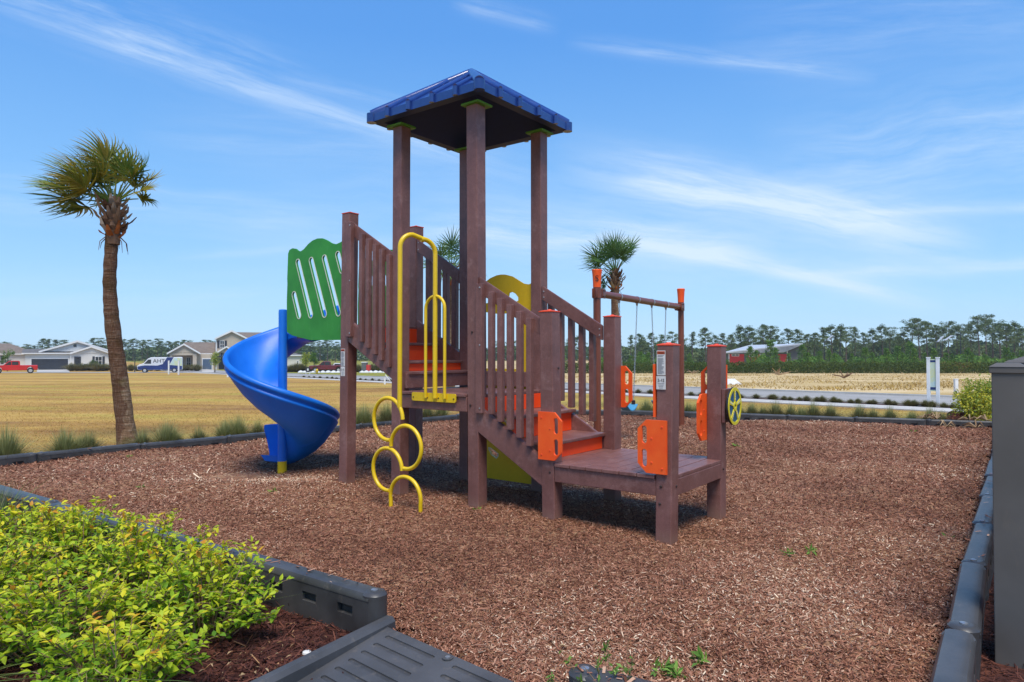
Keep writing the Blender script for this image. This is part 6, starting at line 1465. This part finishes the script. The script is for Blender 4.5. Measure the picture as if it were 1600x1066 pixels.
def beige_house():
    S = house_frame(330, 'beige_house', 'beige two storey house with porch gable and slate blue garage door'); X = lambda px: (px - 330) * KH; Z = lambda py: (577.5 - py) * KH
    wallb(S, X(305), X(338), 0, Z(553), 1.5, 9, 'house_beige'); wallb(S, X(272), X(304.9), 0, Z(552), 3.5, 9, 'house_beige')
    wallb(S, X(338.1), X(420), 0, Z(528), .8, 10, 'house_beige'); 
    wallb(S, X(272), X(275.5), 0, Z(552), 0, .5, 'house_beige', 'porch_column'); wallb(S, X(304), X(309.5), 0, Z(552), 0, .5, 'house_beige', 'porch_column'); wallb(S, X(275.6), X(303.9), Z(555), Z(551.5), 0, .4, 'house_beige', 'porch_beam')
    window(S, X(295), X(300), Z(573), Z(559), 3.5, False); wallb(S, X(284), X(290), 0, Z(559), 3.4, 3.49, 'garage_dark', 'front_door')
    gable_roof(S, X(271), X(312), Z(551), Z(538.5), 0, 9, 'shingle_brown', 'house_beige', .35, .18); side_roof(S, X(292), X(338), Z(552), Z(534), 1.8, 12, 'shingle_brown', .2, .12)
    garage(S, X(318), X(331), 0, Z(561), 1.5, 'garage_blue')
    gable_roof(S, X(338), X(381), Z(528), Z(517), .8, 12, 'shingle_brown', 'house_beige', .4, .2); side_roof(S, X(362), X(420), Z(527), Z(517), 2, 12, 'shingle_brown', .2, .12)
    gable_roof(S, X(338), X(366), Z(551), Z(542), .2, 1.0, 'shingle_brown', 'house_beige', .3, .15); window(S, X(343), X(348.5), Z(543), Z(532.5), .8, True); window(S, X(344), X(348), Z(562), Z(551), .8, False)
    wallb(S, X(338), X(420), Z(558), Z(556.5), -.6, .79, 'garage_dark', 'porch_roof'); wallb(S, X(341), X(362), 0, Z(560), .7, .79, 'garage_dark', 'entry_shade')  # dark slab on the flat wall stands in for the entry's shade
    wallb(S, X(336.5), X(338), 0, Z(528), .7, .98, 'trim', 'corner_board')
beige_house()
def cream_house():
    S = house_frame(452, 'cream_house', 'small cream house with low grey roof between the slide and the post'); X = lambda px: (px - 452) * KH; Z = lambda py: (577 - py) * KH
    wallb(S, X(425), X(471), 0, Z(554.5), 0, 9, 'house_cream'); side_roof(S, X(425), X(470), Z(554), Z(547.5), 0, 9, 'shingle_grey', .35, .15, 4); window(S, X(463.5), X(465.5), Z(568), Z(564), 0, False, mullions=0)
cream_house()
def red_building():
    D = 150; K = D / 1070; S = house_frame(1190, 'red_building', 'red walled building with a sloping pale metal roof behind the hedge', D, 'building'); X = lambda px: (px - 1190) * K; Z = lambda py: (551.8 - py) * K + CAMH - g(D)
    wallb(S, X(1138), X(1228), 0, Z(552.2), 0, 9, 'wall_grey'); wallb(S, X(1228.1), X(1249), 0, Z(541), 0, 9, 'wall_grey')
    for a, b in ((1141.5, 1164), (1170, 1188), (1214, 1227)): wallb(S, X(a), X(b), .1, Z(553.5), -.08, -.005, 'wall_red', 'red_panel')
    wallb(S, X(1140.6), X(1142), 0, Z(553), -.14, -.085, 'trim', 'pilaster'); wallb(S, X(1187), X(1188.5), 0, Z(553), -.14, -.085, 'trim', 'pilaster'); wallb(S, X(1226.5), X(1228), 0, Z(545), -.14, -.085, 'trim', 'pilaster')
    window(S, X(1146), X(1156), Z(556.3), Z(553.6), -.1, False, mullions=1); window(S, X(1172), X(1184), Z(557), Z(554), -.1, False, mullions=1)
    m = MB(); th = .25
    q = [(X(1134), -1.2, Z(550.4)), (X(1222), -1.2, Z(549.0)), (X(1249), -1.2, Z(537.0)), (X(1171), 7, Z(538.8))]
    m.add([(x, y, z) for x, y, z in q] + [(x, y, z - th) for x, y, z in q] + [(X(1249), 9, Z(536.5)), (X(1249), 9, Z(536.5) - th)], [(0, 1, 2, 3), (0, 4, 5, 1), (1, 5, 6, 2), (3, 7, 4, 0), (2, 6, 9, 8), (3, 2, 8), (4, 7, 6, 5)]); m.build('roof', 'metal_roof', S)
red_building()
# concrete driveways and street in front of the houses, hedging plants
def sheet(name, x0, x1, D0, D1, mat, dz):
    m = MB(); n = 6; vs = []
    for i in range(n + 1):
        D = D0 + (D1 - D0) * i / n
        for px in (x0, x1): vs.append(((px - 800) / 1070 * D, D, g(D) + dz))
    m.add(vs, [(2 * i, 2 * i + 1, 2 * i + 3, 2 * i + 2) for i in range(n)]); o = m.build(name, mat); tag(o, kind='structure')
sheet('driveway', 58, 109, 118, 141, 'concrete', .03); sheet('driveway', 316, 334, 110, 142, 'concrete', .03); sheet('street', -60, 440, 106, 116, 'asphalt', .02)
fp = [make_clump('ball') for _ in range(2)]
hx = [112, 121, 128, 134, 141, 147, 153, 160, 166, 175, 182, 205, 216, 226, 236, 247, 258, 268, 278, 285, 292, 300, 308]
for i, px in enumerate(hx):
    place(fp[i % 2], at(px, 132 + random.uniform(-2, 2)), random.uniform(3.2, 5), 'low foundation shrub before the far houses, %s from the left' % name_nth(i), 'shrub', 'shrubs along the far house fronts')
for i, px in enumerate([450, 456, 463, 470, 477, 486, 494, 502, 512, 521, 536, 548, 560, 582, 590, 598]):
    place(fp[i % 2], at(px, 120 + random.uniform(-2, 2)), random.uniform(3.0, 5), 'green shrub behind the lawn across the road, %s from the left' % name_nth(i), 'shrub', 'shrubs across the road')
def rock(): 
    m = MB(); bm = bmesh.new(); bmesh.ops.create_icosphere(bm, subdivisions=2, radius=1)
    for v in bm.verts: v.co *= 1 + random.uniform(-.12, .12); v.co.z = max(-.25, v.co.z * .75)
    bm.verts.index_update(); m.add([v.co[:] for v in bm.verts], [[v.index for v in f.verts] for f in bm.faces]); bm.free(); return m.build('white_rock', 'rock', None, True)
rk = rock()
for i, px in enumerate([470, 476, 482.5, 489, 497, 505, 513, 521, 528, 535, 566, 573, 580, 587, 594, 601, 608]):
    place(rk, at(px, 108 + random.uniform(-1, 1)), random.uniform(.36, .5), 'white boulder edging the lawn across the road, %s from the left' % name_nth(i), 'rock', 'white boulders across the road')
def small_tree(px, D, ty, label, mat, w=1.6):
    p = at(px, D); h = (551.8 - ty) / 1070 * D + CAMH - p.z; S = empty('young_tree', p, 0, label, 'tree'); m = MB(); m.tube([(0, 0, 0), (.05, 0, h * .5), (0, 0, h * .92)], [.09, .06, .02], 6)
    for k in range(6): a = k * 1.1; m.tube([(0, 0, h * (.35 + .08 * k)), (math.cos(a) * w * .5, math.sin(a) * w * .5, h * (.5 + .08 * k))], [.035, .012], 4)
    m.build('trunk', 'bark', S); cl = [((math.cos(k * 2.4) * w * .5 * random.random(), math.sin(k * 2.4) * w * .5 * random.random(), h * random.uniform(.38, .95)), random.uniform(.3, .6)) for k in range(16)]; np_mesh('crown', *needle_puffs(cl, 60, .13, 1), mat, S)
small_tree(478, 118, 546, 'thin yellow green young tree right of the cream house', 'bush_leaf'); small_tree(490.5, 116, 552, 'short dark green young tree beside the yellow green one', 'pine_young', 1.3); small_tree(12, 128, 546, 'small green tree before the left house', 'pine_young', 2.2); small_tree(147, 136, 562, 'small round green tree in front of the white house window', 'pine_needle', 2.0); small_tree(336, 112, 548, 'thin bare yellow tree before the beige house', 'bush_leaf', 1.3)
S = empty('fire_hydrant', at(495.5, 92), 0, 'small yellow fire hydrant on the lawn across the road', 'fire hydrant'); m = MB(); m.tube([(0, 0, 0), (0, 0, .5), (0, 0, .62), (0, 0, .72)], [.13, .13, .16, .05], 12); m.build('barrel', 'yellow_steel', S, True); m = MB(); m.tube([(-.2, 0, .42), (.2, 0, .42)], .06, 8); m.build('nozzle', 'yellow_steel', S)
S = empty('yard_sign', at(481.3, 86), 0, 'small dark yard sign left of the yellow hydrant', 'sign'); m = MB(); m.box(-.24, .24, -.02, .02, .35, .95); m.build('panel', 'ink', S); m = MB(); m.box(-.26, -.22, -.02, .02, 0, .35); m.box(.22, .26, -.02, .02, 0, .35); m.build('stake', 'white_post', S); m = MB(); m.box(-.1, .1, -.03, -.021, .52, .80); m.build('white_mark', 'sticker', S)
S = empty('porta_kiosk', at(572, 112), 0, 'grey and bright red portable cabin beyond the lawn', 'cabin'); m = MB(); m.box(-.75, .05, 0, 1.2, 0, 1.6, .02); m.build('grey_side', 'wall_grey', S); m = MB(); m.box(.06, .62, -.1, 1.1, 0, 1.25, .02); m.build('red_side', 'wall_red', S); m = MB(); m.box(-.8, .1, -.05, 1.25, 1.6, 1.72, .02); m.build('roof', 'trim', S)
# ================================================================== VEHICLES
def wheels(S, xs, w, r):
    for x in xs:
        for s in (-1, 1):
            m = MB(); m.tube([(x, s * w, r), (x, s * (w - .24), r)], r, 20); wl = m.build('wheel', 'tyre', S, True, 40); m = MB(); m.tube([(x, s * (w + .005), r), (x, s * (w - .03), r)], [r * .58, r * .62], 16); m.build('rim', 'rim', wl, True, 40)
def body(S, pts, w, mat, name='body', inset=0): m = MB(); m.prism(pts, 'y', -w + inset, w - inset); o = m.build(name, mat, S); md = o.modifiers.new('bevel', 'BEVEL'); md.width = .06; md.segments = 2; return o
def pickup(px, D, label, mat, flip, rz=0):
    p = at(px, D); S = empty('pickup_truck', p, -math.atan2(p.x, p.y) + rz + (math.pi if flip else 0), label, 'pickup truck'); w = .98
    body(S, [(-2.85, .50), (-2.35, .50), (-2.28, .80), (-2.0, .98), (-1.65, .80), (-1.55, .45), (1.35, .45), (1.45, .80), (1.8, .98), (2.15, .80), (2.22, .50), (2.85, .50), (2.85, .95), (2.75, 1.12), (1.25, 1.20), (-2.85, 1.20)], w, mat)
    body(S, [(-.75, 1.18), (1.28, 1.18), (.62, 1.78), (.35, 1.86), (-.55, 1.86), (-.72, 1.75)], w - .08, mat, 'cab')
    for s in (-1, 1):
        m = MB(); m.prism([(-.55, 1.24), (.22, 1.24), (.22, 1.74), (-.52, 1.74)], 'y', s * (w - .075) - .006, s * (w - .075) + .006); m.prism([(.32, 1.24), (1.05, 1.24), (.55, 1.74), (.32, 1.74)], 'y', s * (w - .075) - .006, s * (w - .075) + .006); m.build('side_window', 'glass', S)
        m = MB(); m.box(2.80, 2.87, s * .78 - .14, s * .78 + .14, .82, 1.0, .01); m.build('headlight', 'rim', S)
    m = MB(); m.add([(1.24, -.82, 1.22), (1.24, .82, 1.22), (.66, .76, 1.76), (.66, -.76, 1.76)], [(0, 1, 2, 3)]); m.v = [(x + .035, y, z + .03) for x, y, z in m.v]; m.build('windscreen', 'glass', S)
    m = MB(); m.box(-2.95, -2.84, -.9, .9, .48, .66, .02); m.build('bumper', 'rim', S); m = MB(); m.box(2.84, 2.95, -.92, .92, .48, .68, .02); m.build('bumper', 'rim', S)
    wheels(S, (-1.98, 1.80), w + .005, .40); return S
pickup(22, 100, 'bright red crew cab pickup at the left edge before the white house', 'car_red', True)
pickup(510, 116, 'maroon pickup parked beyond the lawn across the road', 'car_maroon', True)
def small_car(px, D, label, mat, flip=False):
    p = at(px, D); S = empty('parked_car', p, -math.atan2(p.x, p.y) + (math.pi if flip else 0), label, 'car'); w = .9
    body(S, [(-2.2, .35), (2.2, .35), (2.25, .75), (1.3, .95), (-2.2, 1.0), (-2.25, .7)], w, mat); body(S, [(-1.9, .95), (1.15, .92), (.5, 1.5), (-1.4, 1.55)], w - .12, mat, 'cabin')
    for s in (-1, 1): m = MB(); m.prism([(-1.6, 1.0), (.85, .98), (.4, 1.42), (-1.3, 1.46)], 'y', s * (w - .115) - .008, s * (w - .115) + .008); m.build('side_window', 'glass', S)
    wheels(S, (-1.4, 1.4), w, .34); return S
small_car(536, 118, 'white car parked right of the maroon pickup', 'car_white'); small_car(374, 112, 'dark red car mostly hidden behind the blue slide', 'car_maroon')
def van():
    p = at(250.5, 112); S = empty('delivery_van', p, -math.atan2(p.x, p.y) + math.pi - R(4), 'white and navy delivery van with floral rear parked by the far houses', 'van'); w = 1.0; q = 1.07
    prof = [(-3.1, .42), (2.7, .42), (3.0, .55), (3.02, 1.0), (2.75, 1.25), (2.2, 1.42), (1.55, 2.15), (1.2, 2.32), (-3.0, 2.36), (-3.1, 2.2)]
    body(S, prof, w, 'car_white')
    for s in (-1, 1):
        y0, y1 = s * (w + .004) - .004, s * (w + .004) + .004
        m = MB(); m.prism([(-3.05, .46), (2.65, .46), (2.95, .60), (2.95, .95), (2.0, 1.12), (.3, 1.08), (-.4, 1.3), (-1.0, 2.32), (-1.9, 2.34), (-1.3, 1.15), (-3.05, 1.0)], 'y', y0, y1); m.build('navy_wrap', 'car_blue', S)
        m = MB(); m.prism([(-3.05, 1.02), (-1.36, 1.17), (-1.92, 2.2), (-3.02, 2.2)], 'y', y0 - .0005, y1 + .0005); m.build('floral_wrap', 'van_wrap', S)
        m = MB(); m.prism([(1.15, 1.36), (2.1, 1.36), (1.55, 1.98), (1.15, 2.0)], 'y', y0 - .001, y1 + .001); m.build('side_window', 'glass', S)
        text_mesh('lettering', 'AHT', .82, 'ink', S, (lambda x, y, z, s=s: (.1 + (-x if s > 0 else x), s * (w + .012 + z), 1.75 + y)), .004)
        m = MB(); m.box(2.93, 3.04, s * .75 - .16, s * .75 + .16, .85, 1.1, .01); m.build('headlight', 'rim', S)
    m = MB(); m.add([(2.2, -.85, 1.46), (2.2, .85, 1.46), (1.6, .8, 2.12), (1.6, -.8, 2.12)], [(0, 1, 2, 3)]); m.v = [(x + .05, y, z + .04) for x, y, z in m.v]; m.build('windscreen', 'glass', S)
    wheels(S, (-2.0, 2.0), w + .012, .36); S.scale = (q, q, q)
van()

# ================================================================== HAZE
def haze():
    m = MB(); m.box(-440, 440, -60, 440, -4.2, 24); m_ = bpy.data.materials.new('haze'); m_.use_nodes = True; nt = m_.node_tree
    for n in list(nt.nodes):
        if n.type != 'OUTPUT_MATERIAL': nt.nodes.remove(n)
    out = [n for n in nt.nodes if n.type == 'OUTPUT_MATERIAL'][0]; v = nt.nodes.new('ShaderNodeVolumePrincipled'); v.inputs['Color'].default_value = (.80, .90, 1, 1); v.inputs['Density'].default_value = .00028; v.inputs['Anisotropy'].default_value = .2
    nt.links.new(v.outputs[0], out.inputs['Volume']); M['haze'] = m_
    tag(m.build('haze', 'haze'), kind='stuff')
haze()
